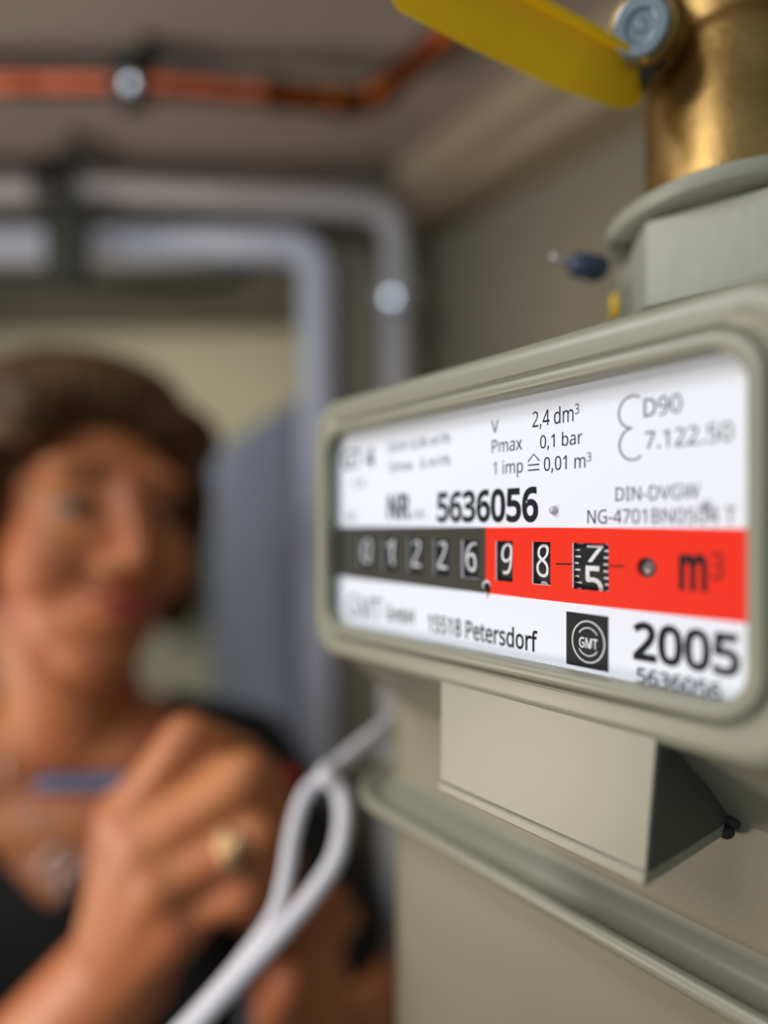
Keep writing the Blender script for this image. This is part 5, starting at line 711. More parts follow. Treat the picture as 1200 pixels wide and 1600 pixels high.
        'f': (116, [73,-7,30,-7,30,151,-1,151,-1,176,30,186,30,192,32,214,38,232,47,246,61,256,77,262,95,263,102,263,109,263,116,261,122,260,127,259,138,255,126,220,117,223,113,224,108,225,104,226,100,226,96,226,88,225,83,223,79,219,76,213,73,204,73,192,73,186,118,186,118,151,73,151], [11,13,12,11,14,13,11,15,14,10,15,11,10,16,15,10,17,16,10,18,17,9,18,10,9,19,18,8,24,9,24,23,9,23,22,9,22,21,9,21,20,9,20,19,9,7,26,8,26,25,8,25,24,8,7,27,26,7,28,27,7,29,28,6,29,7,6,30,29,6,31,30,5,31,6,5,32,31,5,33,32,5,34,33,4,34,5,3,34,4,2,34,3,1,35,2,35,34,2,1,0,35]),
        'm': (314, [65,-7,22,-7,22,186,58,186,62,162,55,162,60,168,68,176,78,182,89,187,100,189,112,190,138,186,159,175,170,160,165,160,170,167,179,175,190,182,202,186,214,189,226,190,246,188,263,182,276,172,286,158,292,140,293,117,293,-7,251,-7,251,115,247,137,238,148,221,152,207,150,196,146,189,139,183,129,180,116,179,99,179,-7,137,-7,137,115,133,137,123,148,106,152,92,150,81,146,74,138,69,127,66,112,65,93], [10,12,11,20,22,21,9,12,10,19,22,20,19,23,22,8,12,9,1,3,2,1,5,3,5,6,3,6,4,3,18,23,19,8,13,12,7,13,8,18,24,23,17,24,18,6,13,7,16,24,17,6,14,13,16,25,24,4,14,6,15,25,16,1,4,5,1,49,4,49,48,4,48,47,4,47,46,4,46,15,4,15,14,4,46,45,15,45,25,15,45,33,25,33,26,25,45,34,33,32,26,33,44,34,45,44,35,34,31,26,32,43,35,44,43,36,35,31,27,26,43,37,36,30,27,31,42,37,43,42,38,37,1,50,49,30,28,27,42,39,38,29,28,30,41,39,42,1,51,50,41,40,39,1,0,51]),
        'o': (203, [167,17,149,2,127,-7,101,-10,85,-9,69,-5,55,2,43,11,32,23,23,37,17,53,13,71,12,90,15,119,23,144,36,164,54,178,77,187,102,190,119,189,134,185,149,178,161,169,172,158,180,144,187,128,190,110,192,90,189,61,181,37,67,44,76,35,87,30,102,28,116,30,128,35,136,44,143,56,147,72,148,90,147,109,143,124,136,136,128,145,116,150,101,152,87,150,75,145,67,137,61,124,57,109,56,90,57,72,61,56], [17,19,18,17,20,19,16,20,17,16,21,20,15,21,16,15,22,21,15,23,22,14,45,15,45,23,15,45,24,23,14,46,45,44,24,45,14,47,46,43,24,44,14,48,47,42,24,43,42,25,24,13,48,14,13,49,48,41,25,42,41,26,25,13,50,49,40,26,41,12,50,13,40,27,26,12,51,50,39,27,40,11,51,12,11,52,51,38,27,39,38,28,27,37,28,38,11,53,52,10,53,11,37,29,28,36,29,37,10,30,53,9,30,10,35,29,36,9,31,30,35,0,29,8,31,9,34,0,35,8,32,31,8,33,32,33,0,34,8,0,33,7,0,8,7,1,0,6,1,7,5,1,6,5,2,1,4,2,5,4,3,2]),
        'r': (139, [65,-7,22,-7,22,186,59,186,62,154,54,154,59,160,67,170,76,178,87,185,99,189,112,190,116,190,120,190,124,189,128,189,132,188,141,187,135,146,126,148,123,149,120,149,116,150,113,150,111,150,103,149,95,147,88,143,82,138,76,132,71,125,68,116,65,107,65,96], [10,12,11,10,13,12,10,14,13,10,15,14,10,16,15,9,16,10,9,17,16,9,18,17,1,3,2,1,5,3,5,6,3,6,4,3,8,18,9,7,18,8,6,19,7,19,18,7,4,22,6,22,21,6,21,20,6,20,19,6,1,4,5,1,31,4,31,30,4,30,29,4,29,28,4,28,27,4,27,26,4,26,25,4,25,24,4,24,23,4,23,22,4,1,32,31,1,33,32,1,0,33]),
        's': (161, [130,5,114,-4,95,-8,74,-10,62,-10,50,-8,40,-7,31,-4,22,-1,11,4,11,45,28,37,36,34,45,31,55,29,65,27,75,27,87,28,97,30,103,33,107,37,110,42,111,47,110,50,110,53,108,55,106,58,102,61,97,64,90,68,81,72,70,76,59,80,49,85,40,90,31,95,24,101,18,108,14,116,11,125,11,136,13,152,20,166,32,176,47,184,65,188,84,190,96,189,107,188,117,187,126,184,136,181,151,175,135,139,122,145,114,147,107,150,99,151,91,152,83,153,72,152,64,150,58,148,55,145,53,141,52,137,52,134,53,131,55,129,57,126,62,124,67,121,75,117,83,113,94,109,105,105,115,100,124,95,132,90,139,84,145,77,149,69,151,60,152,50,150,32,142,17], [45,47,46,45,48,47,44,48,45,44,49,48,44,50,49,44,51,50,43,51,44,43,52,51,42,52,43,42,57,52,57,56,52,56,55,52,55,54,52,54,53,52,41,59,42,59,58,42,58,57,42,41,60,59,41,61,60,40,61,41,40,62,61,40,63,62,40,64,63,40,65,64,40,66,65,39,66,40,39,67,66,39,68,67,39,69,68,39,70,69,38,70,39,38,71,70,38,72,71,38,73,72,37,73,38,37,74,73,37,75,74,36,75,37,36,76,75,35,76,36,35,77,76,35,78,77,34,78,35,34,79,78,33,79,34,32,79,33,32,80,79,31,80,32,31,81,80,30,81,31,29,81,30,29,82,81,28,82,29,27,82,28,26,82,27,26,83,82,25,83,26,24,83,25,23,83,24,22,83,23,22,84,83,21,84,22,9,11,10,20,84,21,9,12,11,19,84,20,9,13,12,18,84,19,18,85,84,9,14,13,17,85,18,9,15,14,16,85,17,9,16,15,9,85,16,9,0,85,9,1,0,8,1,9,7,1,8,7,2,1,6,2,7,5,2,6,5,3,2,4,3,5]),
        't': (121, [102,-8,95,-9,89,-10,84,-10,74,-9,64,-8,55,-4,46,0,39,7,33,15,28,26,25,38,24,52,24,151,-1,151,-1,175,26,188,38,228,67,228,67,186,119,186,119,151,67,151,67,53,68,44,70,38,73,33,77,30,82,28,89,27,93,27,97,28,101,28,106,29,109,30,120,33,120,-2,112,-6,107,-7], [16,18,17,16,19,18,15,19,16,15,20,19,15,21,20,14,21,15,13,21,14,12,22,13,22,21,13,12,23,22,12,24,23,11,24,12,11,25,24,10,25,11,10,26,25,10,27,26,34,36,35,10,28,27,33,36,34,32,36,33,31,36,32,10,29,28,30,36,31,29,36,30,10,36,29,9,36,10,8,36,9,7,36,8,6,36,7,6,37,36,5,37,6,5,38,37,5,0,38,4,0,5,4,1,0,4,2,1,3,2,4]),
    },
}


def text_mesh(s, bold=0.0):
    st = 'b' if bold >= .02 else ('m' if bold > .005 else 'r')
    vs = []; fs = []; x = 0; q = .69 / 240
    for ch in s:
        sup = ch == '³'
        adv, xy, tri = GLYPHS['r']['3'] if sup else (GLYPHS[st].get(ch) or GLYPHS['r'][ch])
        n0 = len(vs); k = .62 if sup else 1; up = 100 if sup else 0
        adv *= k
        vs += [((x + xy[i] * k) * q, (xy[i + 1] * k + up) * q, 0) for i in range(0, len(xy), 2)]
        fs += [(n0 + tri[i], n0 + tri[i + 1], n0 + tri[i + 2]) for i in range(0, len(tri), 3)]
        x += adv
    me = bpy.data.meshes.new('print'); me.from_pydata(vs, [], fs)
    return me


def fit_text(s, pxl, pxr, pyt, pyb, bold=0.0):
    """text whose left/right ends are at pxl/pxr and whose capitals span pyt..pyb at the left end"""
    me = text_mesh(s, bold)
    xs = [v.co.x for v in me.vertices]; a, b = min(xs), max(xs)
    x0, x1 = wx(pxl), wx(pxr); zb = wz(pxl, pyb); zt = wz(pxl, pyt)
    for v in me.vertices:
        v.co = (x0 + (v.co.x - a) / (b - a) * (x1 - x0), 0, zb + v.co.y / 0.69 * (zt - zb))
    return me


def printed(s, pxl, pxr, pyt, pyb, bold=0.0, m=None, name='lettering', lift=0.04, label=None):
    me = fit_text(s, pxl, pxr, pyt, pyb, bold)
    for v in me.vertices: v.co = psh(q3(v.co.x, PY - lift, v.co.z))
    o = objm(name, me, m or M_ink, plate)
    if label: tag(o, label)
    return o


printed('V', 768, 779, 658, 677)
printed('2,4 dm³', 832, 905, 644, 668)
printed('Pmax', 769, 816, 688, 708)
printed('0,1 bar', 844, 910, 681, 701)
printed('1 imp', 771, 817, 722, 742)
printed('0,01 m³', 850, 924, 715, 736)
printed('D90', 1006, 1065, 624, 652)
printed('7.122.50', 1008, 1145, 675, 702, 0)
printed('DIN-DVGW', 962, 1093, 762, 783, -0.004)
printed('NG-4701BN0504 T', 918, 1150, 797, 818, -0.004)
printed('5636056', 683, 841, 772, 814, 0.028)
printed('NR', 606, 641, 775, 810, 0.026, M_ink)
printed('DE.', 645, 668, 798, 810, 0.0, M_ink_grey)
printed('GT 4', 537, 585, 706, 734, 0.01, M_ink)
printed('CE', 552, 571, 750, 762, 0.0, M_ink)
printed('60', 541, 556, 801, 814, 0.0, M_ink)
printed('Qmin 0,04 m³/h', 607, 703, 692, 707, 0.0, M_ink)
printed('Qmax   6 m³/h', 609, 703, 723, 737, 0.0, M_ink)
printed('GMT', 543, 597, 928, 962, 0, M_ink)
printed('GmbH', 603, 647, 946, 968, 0.01, M_ink)
printed('15518 Petersdorf', 669, 840, 960, 985, 0.01, M_ink)
printed('2005', 989, 1157, 973, 1027, 0.022)
printed('5636056', 995, 1128, 1043, 1066, 0.01, lift=.06)
printed('m', 1061, 1105, 853, 918, 0.026, M_ink)
printed('3', 1112, 1130, 863, 904, 0.005, M_ink)


def strip(bm, pts, wdt, y):
    """flat ribbon in plate coordinates (mm)"""
    n = len(pts); L = []; R_ = []
    for i in range(n):
        a = Vector(pts[max(i - 1, 0)]); b = Vector(pts[min(i + 1, n - 1)])
        t = (b - a).normalized(); nn = Vector((-t.y, t.x)) * wdt / 2
        p = Vector(pts[i]); L.append(p + nn); R_.append(p - nn)
    vl = [bm.verts.new(psh(q3(p.x, y, p.y))) for p in L]; vr = [bm.verts.new(psh(q3(p.x, y, p.y))) for p in R_]
    for i in range(n - 1): bm.faces.new((vl[i], vl[i + 1], vr[i + 1], vr[i]))


def pp(px, py): return (wx(px), wz(px, py))


bm = bmesh.new()
strip(bm, [pp(825, 722), pp(834, 709.5), pp(843, 720)], 0.22, PY - .04)
strip(bm, [pp(825, 727), pp(843, 725.5)], 0.22, PY - .04)
strip(bm, [pp(825, 735), pp(843, 733.5)], 0.22, PY - .04)
obj('equals_sign', bm, M_ink, plate)
# brace sign of two open arcs
x0, x1 = wx(967), wx(1001)
zt_, zm_, zb_ = wz(985, 619), wz(985, 669), wz(985, 719)
bm = bmesh.new(); pts = []
for k in range(20):
    a = math.radians(55 + (270 - 55) * k / 19)
    pts.append((x0 + (x1 - x0) * .62 * (1 + math.cos(a)), (zt_ + zm_) / 2 + (zt_ - zm_) / 2 * math.sin(a)))
p2 = []
for k in range(20):
    a = math.radians(95 + (310 - 95) * k / 19)
    p2.append((x0 + .1 + (x1 - x0) * .62 * (1 + math.cos(a)), (zb_ + zm_) / 2 + (zm_ - zb_) / 2 * math.sin(a)))
strip(bm, pts, .26, PY - .04); strip(bm, p2, .26, PY - .042)
obj('approval_sign', bm, M_ink_grey, plate)
# dashes beside the last drum, decimal comma
bm = bmesh.new()
strip(bm, [pp(869, 881), pp(894, 881.5)], .24, PY - .04); strip(bm, [pp(953, 884), pp(975, 885)], .24, PY - .04)
obj('reading_mark', bm, M_ink, plate)


def disc(bm, x, z, rx, rz, y, n=24, a0=0, a1=360):
    bm.faces.new([bm.verts.new(psh(q3(x + rx * math.cos(math.radians(a0 + (a1 - a0) * k / n)), y, z + rz * math.sin(math.radians(a0 + (a1 - a0) * k / n))))) for k in range(n)])


cx_, cz_ = pp(761, 917)
bm = bmesh.new(); disc(bm, cx_ - .10, cz_ + .22, .95, .95, PY - .03)
tag(obj('comma_outline', bm, M_numeral, plate), 'white outline of the comma')
bm = bmesh.new(); disc(bm, cx_, cz_, .8, .8, PY - .045)
bm.faces.new([bm.verts.new(psh(q3(cx_ + a, PY - .045, cz_ + b))) for a, b in ((.8, -.0), (.7, -.9), (-.05, -2.1), (.15, -.9), (-.5, -.5))])
tag(obj('decimal_comma', bm, M_ink, plate), 'black decimal comma')
# maker's square with rings
bm = bmesh.new(); a = pp(885, 955); b = pp(951, 1046)
lz0 = wz(885, 1037); lz1 = wz(885, 955)
bm.faces.new([bm.verts.new(psh(q3(x, PY - .03, z))) for x, z in ((wx(885), lz0), (wx(951), lz0), (wx(951), lz1), (wx(885), lz1))])
lg = obj('logo_square', bm, M_drum, plate); tag(lg, 'black square emblem with ring and three letters')
lcx, lcz = pp(919, 1003)
bm = bmesh.new()


def ringarc(bm, r, wd, a0, a1, y):
    strip(bm, [(lcx + r * math.cos(math.radians(a0 + (a1 - a0) * k / 32)), lcz + 1.12 * r * math.sin(math.radians(a0 + (a1 - a0) * k / 32))) for k in range(33)], wd, y)


ringarc(bm, 2.80, .20, 0, 360, PY - .045)
ringarc(bm, 1.9, .16, 35, 145, PY - .045); ringarc(bm, 1.9, .16, 215, 325, PY - .045)
obj('logo_ring', bm, M_numeral, plate)
printed('GMT', 905, 934, 995, 1010, 0.01, M_numeral, lift=.045)

# number drums
DR = 9.0; DY = PY + 0.35 + DR
dig = ['0', '1', '2', '2', '6', '9', '8', None]
zc_m = (WT + WB) / 2


def wrap(x, h):
    """height h (mm along the drum) to a point on the drum front"""
    a = h / DR
    return psh(q3(x, DY - (DR + .03) * math.cos(a), zc_m + (DR + .03) * math.sin(a)))


for i, (a, b) in enumerate(wins):
    bm = bmesh.new(); lathe(bm, psh(q3(a - .35, DY, zc_m)), (1, 0, 0), [(0, DR / 1000), ((b - a + .7) / 1000, DR / 1000)], 96)
    dr = obj('number_drum', bm, M_drum, plate, smooth=True, auto=40)
    if i == 0: tag(plate, None)
    wdt = b - a
    xd = lambda px: on_y(px, 833, (PY + .35) / 1000).x * 1000

    def num(s, pa, pb, zmid, h, bold=0.0):
        me = text_mesh(s, bold); xs = [v.co.x for v in me.vertices]; l, r = min(xs), max(xs)
        bm = bmesh.new(); bm.from_mesh(me); bmesh.ops.subdivide_edges(bm, edges=bm.edges[:], cuts=5, use_grid_fill=True); bm.to_mesh(me); bm.free()
        xa, xb = xd(pa), xd(pb)
        for v in me.vertices: v.co = wrap(xa + (v.co.x - l) / (r - l) * (xb - xa), zmid + (v.co.y / .69 - .5) * h)
        objm('numeral', me, M_numeral, plate)
    if dig[i]:
        pa, pb = ((566, 579), (604, 614), (643, 656), (683, 697), (728, 744), (783, 800), (838, 857))[i]
        num(dig[i], pa, pb, .45, 5.4)
        if i == 6: num('0', pa, pb, -5.75, 5.4)
    else:
        num('7', 914, 940, 1.95, 2.5, .01)
        num('5', 913, 939, -2.35, 4.6, .01)
        bm = bmesh.new()
        for k in range(-5, 6):
            h = k * 1.02 + .25
            if abs(h) > 5.2: continue
            for u0, u1 in ((897, 907 if k % 2 else 904), (943, 950)):
                vs = [bm.verts.new(wrap(xd(u), h + dh)) for u, dh in ((u0, 0), (u1, 0), (u1, .24), (u0, .24))]
                bm.faces.new(vs)
        obj('tick_mark', bm, M_numeral, plate)
    # light cut edge at the left side of the window
    bm = bmesh.new(); zt2, zb2 = WT, WB
    box(bm, (a - .05) / 1000, (a + (.22 if i == 4 else .10)) / 1000, (PY - .01) / 1000, (PY + .3) / 1000, CAMZ + zb2 / 1000, CAMZ + zt2 / 1000)
    if i in (4, 6): box(bm, a / 1000, b / 1000, (PY - .01) / 1000, (PY + .3) / 1000, CAMZ + zb2 / 1000, CAMZ + (zb2 + .08) / 1000)
    for v in bm.verts: v.co = psh(v.co)
    obj('window_edge', bm, M_edge, plate)

# clear pane
bm = bmesh.new()
rr_loft_y(bm, [ex(81.4, -.02, 4.6), ex(81.6, -.02, 4.6)], True, True, 8)
pane = obj('clear_pane', bm, M_pane, G)
# mounting pins behind the pane
for px, py in ((866, 797), (1101, 790)):
    bm = bmesh.new(); x, z = pp(px, py); lathe(bm, psh(q3(x, PY, z)), (0, -1, 0), [(0, .0007), (.0006, .00065), (.0009, .0003)], 20)
    obj('glue_dot', bm, mat('clear_glue', rgb(205, 200, 212), 0.15), plate, smooth=True)

# threaded socket of the case
NC = Vector((-0.063, 0.147, 0))
bm = bmesh.new(); lathe(bm, (NC.x, NC.y, CAMZ + .025), (0, 0, 1), [(0, .0185), (.028, .0185)], 40)
obj('pipe_socket', bm, M_nut, G, smooth=True, auto=40)

# union nut
Nz = CAMZ
t = thing('union_nut', (NC.x, NC.y, Nz + .047), 'grey painted hexagonal union nut with round collar on top of the meter', 'nut')
ang = math.radians(14)
bm = bmesh.new()
rings = []
for z, r, rnd in ((.046, .0215, .0), (.0475, .0236, 0), (.0650, .0236, 0), (.0650, .0226, 0.45), (.0662, .0200, 1), (.0676, .0200, 1)):
    ring = []
    for k in range(48):
        a = ang + 2 * math.pi * k / 48; f = math.cos(math.pi / 6) / math.cos(((a - ang) % (math.pi / 3)) - math.pi / 6)
        rr = r * (f * (1 - rnd) + rnd * .93)
        ring.append((NC.x + rr * math.cos(a), NC.y + rr * math.sin(a), Nz + z))
    rings.append(ring)
loft(bm, rings)
obj('hexagon', bm, M_nut, t, smooth=True, auto=25)
bm = bmesh.new(); lathe(bm, (NC.x, NC.y, Nz + .0675), (0, 0, 1), [(-.0010, .0222), (-.0008, .0246), (-.0002, .0253), (.0020, .0256), (.0026, .0250), (.0030, .018)], 64)
obj('collar', bm, M_nut, t, smooth=True, auto=50)

# ball valve
bolt = P(1001, 40, 0.121)
ax = (Vector((0, 0, CAMZ)) - bolt).normalized() + Vector((-.10, .0, .22)); ax.normalize()
V = thing('ball_valve', (NC.x, NC.y, Nz + .071), 'brass ball valve with yellow lever standing on the union nut', 'valve')
bm = bmesh.new()
lathe(bm, (NC.x, NC.y, Nz + .0712), (0, 0, 1), [(0, .0165), (0, .0172), (.0310, .0172), (.0335, .0168), (.036, .0150), (.0375, .0125), (.045, .0118), (.055, .0122), (.060, .0165), (.074, .0165), (.074, .013)], 56)
obj('valve_body', bm, M_brass, V, smooth=True, auto=35)
bm = bmesh.new()
for k in range(5): lathe(bm, (NC.x, NC.y, Nz + .118 + .0022 * k), (0, 0, 1), [(0, .0124), (.0011, .0134), (.0022, .0124)], 40)
obj('thread', bm, M_brass, V, smooth=True)
bz = bolt.z
bm = bmesh.new()
Lb = .030; b0 = bolt - ax * Lb
lathe(bm, b0, ax, [(0, .0085), (Lb - .013, .0080), (Lb - .010, .0074), (Lb - .0075, .0064), (Lb - .0035, .0064), (Lb - .003, .0058)], 40)
obj('stem_boss', bm, M_brass, V, smooth=True, auto=35)
bm = bmesh.new()
lathe(bm, b0 + ax * (Lb - .0035), ax, [(0, .0046), (.0005, .0050), (.0030, .0052), (.0036, .0046), (.0036, .0030), (.0029, .0026), (.0029, .0012), (.0033, .0008)], 40)
tag(obj('lever_bolt', bm, M_bolt, V, smooth=True, auto=35), 'round zinc bolt with recessed centre')

# lever: folded sheet, face down-left, bright folded rim along its upper edge
Lc = [(1008, 128, .1335), (985, 125, .1305), (900, 88, .127), (750, 14, .122), (640, -42, .118), (610, -62, .117)]
hw = [0.0040, .0050, .0058, .0060, .0056, .0030]
nrm = (-P(800, 60, .125) + Vector((0, 0, CAMZ))).normalized()
bm = bmesh.new()
pts = [P(*q) for q in Lc]
rings = []
for i, p in enumerate(pts):
    d = (pts[min(i + 1, len(pts) - 1)] - pts[max(i - 1, 0)]).normalized()
    up = nrm.cross(d).normalized()
    if up.z < 0: up = -up
    face = (nrm * 0.9 - Vector((0, 0, .25))).normalized()
    w_ = hw[i]
    prof = [(-w_, 0.0), (-w_, .0012), (-w_ * .3, .0016), (w_ * .72, .0016), (w_ * .86, .0046), (w_, .0050), (w_ * 1.06, .0040), (w_ * 1.0, 0.0), (0, -.0004)]
    rings.append([p + up * a + face * b for a, b in prof])
loft(bm, rings)
obj('lever', bm, M_yellow, V, smooth=True, auto=35, bevel=0.0003)
bm = bmesh.new()
tpts = [P(985, 118, .1315), P(1005, 95, .131), P(1003, 60, .1275)]
tube(bm, tpts, [.0042, .0050, .0056], 20)
tag(obj('lever_tang', bm, M_darksteel, V, smooth=True), 'dark steel tang of the lever')

# lead seal on a wire from the nut, small yellow cap
t = thing('wire_seal', P(918, 415, .145), 'dark blue lead seal on a short wire beside the union nut', 'seal')
bm = bmesh.new(); d = (P(940, 420, .145) - P(880, 410, .145)).normalized()
lathe(bm, P(888, 412, .145), d, [(0, .0012), (.0012, .0026), (.0070, .0030), (.0090, .0018)], 24)
obj('seal_body', bm, M_lead, t, smooth=True)
bm = bmesh.new(); tube(bm, spline([P(862, 400, .145), P(880, 408, .145), P(930, 418, .147), P(985, 408, .150)], 6), [.0009] * 8 + [.0005] * 11, 10)
obj('seal_wire', bm, M_silver, t, smooth=True)
bm = bmesh.new(); lathe(bm, (P(961, 500, .145)), (0, 0, 1), [(0, .0010), (.0052, .0010), (.0060, .0006)], 16)
tag(obj('yellow_plug', bm, M_yellow, smooth=True), 'small yellow plug at the foot of the union nut', 'plug')

# ------------------------------------------------------------ woman
W = thing('person', cw(-0.22, 0.52, -CAMZ), 'smiling woman with short brown hair in black top holding blue pen', 'person')


def c3(a, b, z): return cw(a, b, z)


HC = cw(-0.247, 0.500, 0.008)
HS = 1.07
yaw = math.radians(48)     # head turned to the picture's right
# head frame: local -Y forward; forward direction in cam coords = (sin, -cos)
fdir = (Vector((K, S, 0)) * math.sin(yaw) - Vector((-S, K, 0)) * math.cos(yaw)).normalized()
xdir = Vector((0, 0, 1)).cross(-fdir).normalized() * -1
HM = Matrix((xdir, -fdir, Vector((0, 0, 1)))).transposed()
if HM.determinant() < 0:
    xdir = -xdir; HM = Matrix((xdir, -fdir, Vector((0, 0, 1)))).transposed()
roll = Matrix.Rotation(math.radians(-4), 3, fdir)
HM = roll @ HM


def H(x, y, z): return HC + HM @ Vector((x, y, z)) * HS


bm = bmesh.new()


def he(c, r): ellipsoid(bm, H(*c), tuple(q * HS for q in r), HM, 24, 16)


he((0, .015, .034), (.071, .091, .074))
he((0, -.028, -.012), (.062, .060, .080))
he((0, -.034, -.064), (.049, .046, .040))
he((0, -.056, -.088), (.030, .024, .023))
for s in (-1, 1):
    he((s * .032, -.060, -.026), (.030, .025, .030))
    he((s * .027, -.069, .031), (.027, .013, .012))
he((0, -.072, -.052), (.032, .020, .024))
base_head = remeshed(bm, .004, 16, 'head_base')
bm = bmesh.new(); bm.from_mesh(base_head)
for s in (-1, 1):
    he((s * .0115, -.090, -.028), (.009, .010, .008))
    he((s * .072, .010, -.004), (.007, .017, .029))
limb(bm, [(H(0, -.078, .024), .0085), (H(0, -.093, -.004), .0096), (H(0, -.100, -.022), .0116)])
he((0, -.087, -.051), (.024, .008, .0055)); he((0, -.086, -.062), (.019, .009, .0065))
# neck, torso
SR, SLf = cw(-.405, .485, -.190), cw(-.125, .575, -.225)
mid = (SR + SLf) / 2
sd = SLf - SR; sd.z = 0; sd.normalize(); bf = Vector((0, 0, 1)).cross(sd).normalized()
if bf.dot(Vector((S, -K, 0))) < 0: bf = -bf         # body facing direction
BM = Matrix((sd, -bf, Vector((0, 0, 1)))).transposed()
neck0 = mid + Vector((0, 0, .055)) - bf * .01
limb(bm, [(H(0, .025, -.06), .052), (HC.lerp(neck0, .62) + Vector((0, 0, -.03)), .052), (neck0, .060)])


def torso(bm, g=0.0, arms=True):
    def te(c, r): ellipsoid(bm, mid + BM @ Vector(c), tuple(x + g for x in r), BM, 28, 18)
    te((0, 0, -.03), (.135, .060, .045))
    te((0, 0, -.13), (.150, .090, .130))
    te((0, .0, -.28), (.130, .088, .130))
    te((0, .005, -.42), (.150, .105, .120))
    for s in (-1, 1): te((s * .068, -.062, -.175), (.062, .052, .062))
    limb(bm, [(mid - sd * .14 + Vector((0, 0, -.005)), .048 + g), (neck0 + Vector((0, 0, -.02)), .048 + g), (mid + sd * .14 + Vector((0, 0, -.005)), .048 + g)])


torso(bm)
EL_R, EL_L = cw(-.335, .345, -.45), cw(.0, .53, -.43)
WR_R = P(190, 1512, .287)
limb(bm, [(SR, .048), (SR.lerp(EL_R, .5), .043), (EL_R, .036), (EL_R.lerp(WR_R, .3), .038), (EL_R.lerp(WR_R, .7), .031), (WR_R, .026)])
WR_L = P(500, 1660, .345)
limb(bm, [(SLf, .048), (SLf.lerp(EL_L, .5), .043), (EL_L, .036), (EL_L.lerp(WR_L, .3), .037), (EL_L.lerp(WR_L, .75), .030), (WR_L, .025)])

# right hand, writing grip
mcp = [P(200, 1275, .262), P(236, 1318, .253), (P(262, 1370, .250)), P(285, 1430, .254)]
pip = [P(292, 1152, .250), P(382, 1212, .243), P(402, 1305, .243), P(388, 1392, .247)]
dip = [P(375, 1182, .268), P(432, 1262, .262), P(440, 1345, .264), P(420, 1425, .268)]
tip = [P(425, 1218, .283), P(420, 1288, .282), P(395, 1352, .285), P(365, 1428, .287)]
rad = [.0098, .0100, .0094, .0084]
for i in range(4):
    limb(bm, [(WR_R + (mcp[i] - WR_R) * .12, .021), (WR_R.lerp(mcp[i], .55), .017), (mcp[i], .0135)])
    r = rad[i]
    limb(bm, [(mcp[i], r * 1.18), (mcp[i].lerp(pip[i], .5), r), (pip[i], r * 1.02), (dip[i], r * .88), (tip[i], r * .78)])
limb(bm, [(WR_R.lerp(mcp[0], .3), .020), (P(248, 1330, .288), .016), (P(300, 1272, .300), .0125), (P(368, 1240, .300), .0105), (P(420, 1226, .294), .009)])
limb(bm, [(mcp[0], .0125), (mcp[1], .0125), (mcp[2], .012), (mcp[3], .0115)])
# left hand, loosely curled
def curl(px, py, zc): return P(px, py + 25, zc - .035)
l_m = [curl(420, 1530, .355), curl(448, 1500, .362), curl(480, 1490, .372), curl(510, 1495, .385)]
l_p = [curl(405, 1470, .340), curl(440, 1432, .345), curl(480, 1420, .355), curl(517, 1440, .372)]
l_d = [curl(430, 1430, .335), curl(465, 1392, .338), curl(502, 1384, .348), curl(532, 1412, .362)]
l_t = [curl(455, 1415, .345), curl(488, 1380, .350), curl(524, 1376, .358), curl(548, 1408, .372)]
for i in range(4):
    limb(bm, [(WR_L, .020), (WR_L.lerp(l_m[i], .6), .016), (l_m[i], .012)])
    r = rad[i] * .95
    limb(bm, [(l_m[i], r * 1.1), (l_p[i], r), (l_d[i], r * .9), (l_t[i], r * .8)])
limb(bm, [(WR_L, .018), (curl(440, 1590, .345), .014), (curl(430, 1540, .325), .011), (curl(455, 1500, .315), .009)])
body = remeshed(bm, .0026, 6, 'body')
bo = objm('body', body, [M_skin, M_lips, M_brow], W, smooth=True)
HCi = HM.transposed(); wl = W.location


def onface(x_, z_, sink):
    """point sunk a little under the skin of the face at the given side and height"""
    o_ = H(x_, -.20, z_); d_ = HM @ Vector((0, 1, 0))
    ok, loc, nr, idx = bo.ray_cast(o_ - wl, d_)
    return (loc + wl + d_ * sink) if ok else H(x_, -.085, z_)


bm = bmesh.new()
limb(bm, [(onface(x_, -.0500 + 9 * x_ * x_ - (.0012 if x_ == 0 else 0), .0012), .0040 - abs(x_) * .09) for x_ in (-.026, -.018, -.009, -.004, 0, .004, .009, .018, .026)])
limb(bm, [(onface(x_, -.0590 + 17 * x_ * x_, .0018), .0048 - abs(x_) * .13) for x_ in (-.023, -.016, -.008, 0, .008, .016, .023)])
objm('lips', remeshed(bm, .0012, 3, 'lips'), M_lips, W, smooth=True)
for s in (-1, 1):
    bm = bmesh.new(); bl = [onface(s * (.013 + .0050 * k), .0275 + .0014 * k - .00007 * k * k * k, .0006) for k in range(7)]
    tube(bm, bl, [.0012, .0021, .0023, .0022, .0019, .0015, .0008], 10)
    obj('eyebrow', bm, M_brow, W, smooth=True)

for s in (-1, 1):
    bm = bmesh.new(); ellipsoid(bm, H(s * .031, -.0735, .0065), (.0120, .0115, .0040), HM, 20, 12)
    eo = obj('eye', bm, M_eye, W, smooth=True)
    bm = bmesh.new(); ellipsoid(bm, H(s * .031 + .0015, -.0832, .0065), (.0074, .0030, .0040), HM, 20, 12)
    obj('iris', bm, M_iris, eo, smooth=True)
    bm = bmesh.new(); tube(bm, [H(s * .031 + (k - 4) * .0036, -.0850 + abs(k - 4) ** 2 * .00055, .0125 - abs(k - 4) ** 2 * .00030) for k in range(9)], .0019, 8)
    tag(obj('eyelashes', bm, M_brow, eo, smooth=True), 'dark eyelashes')

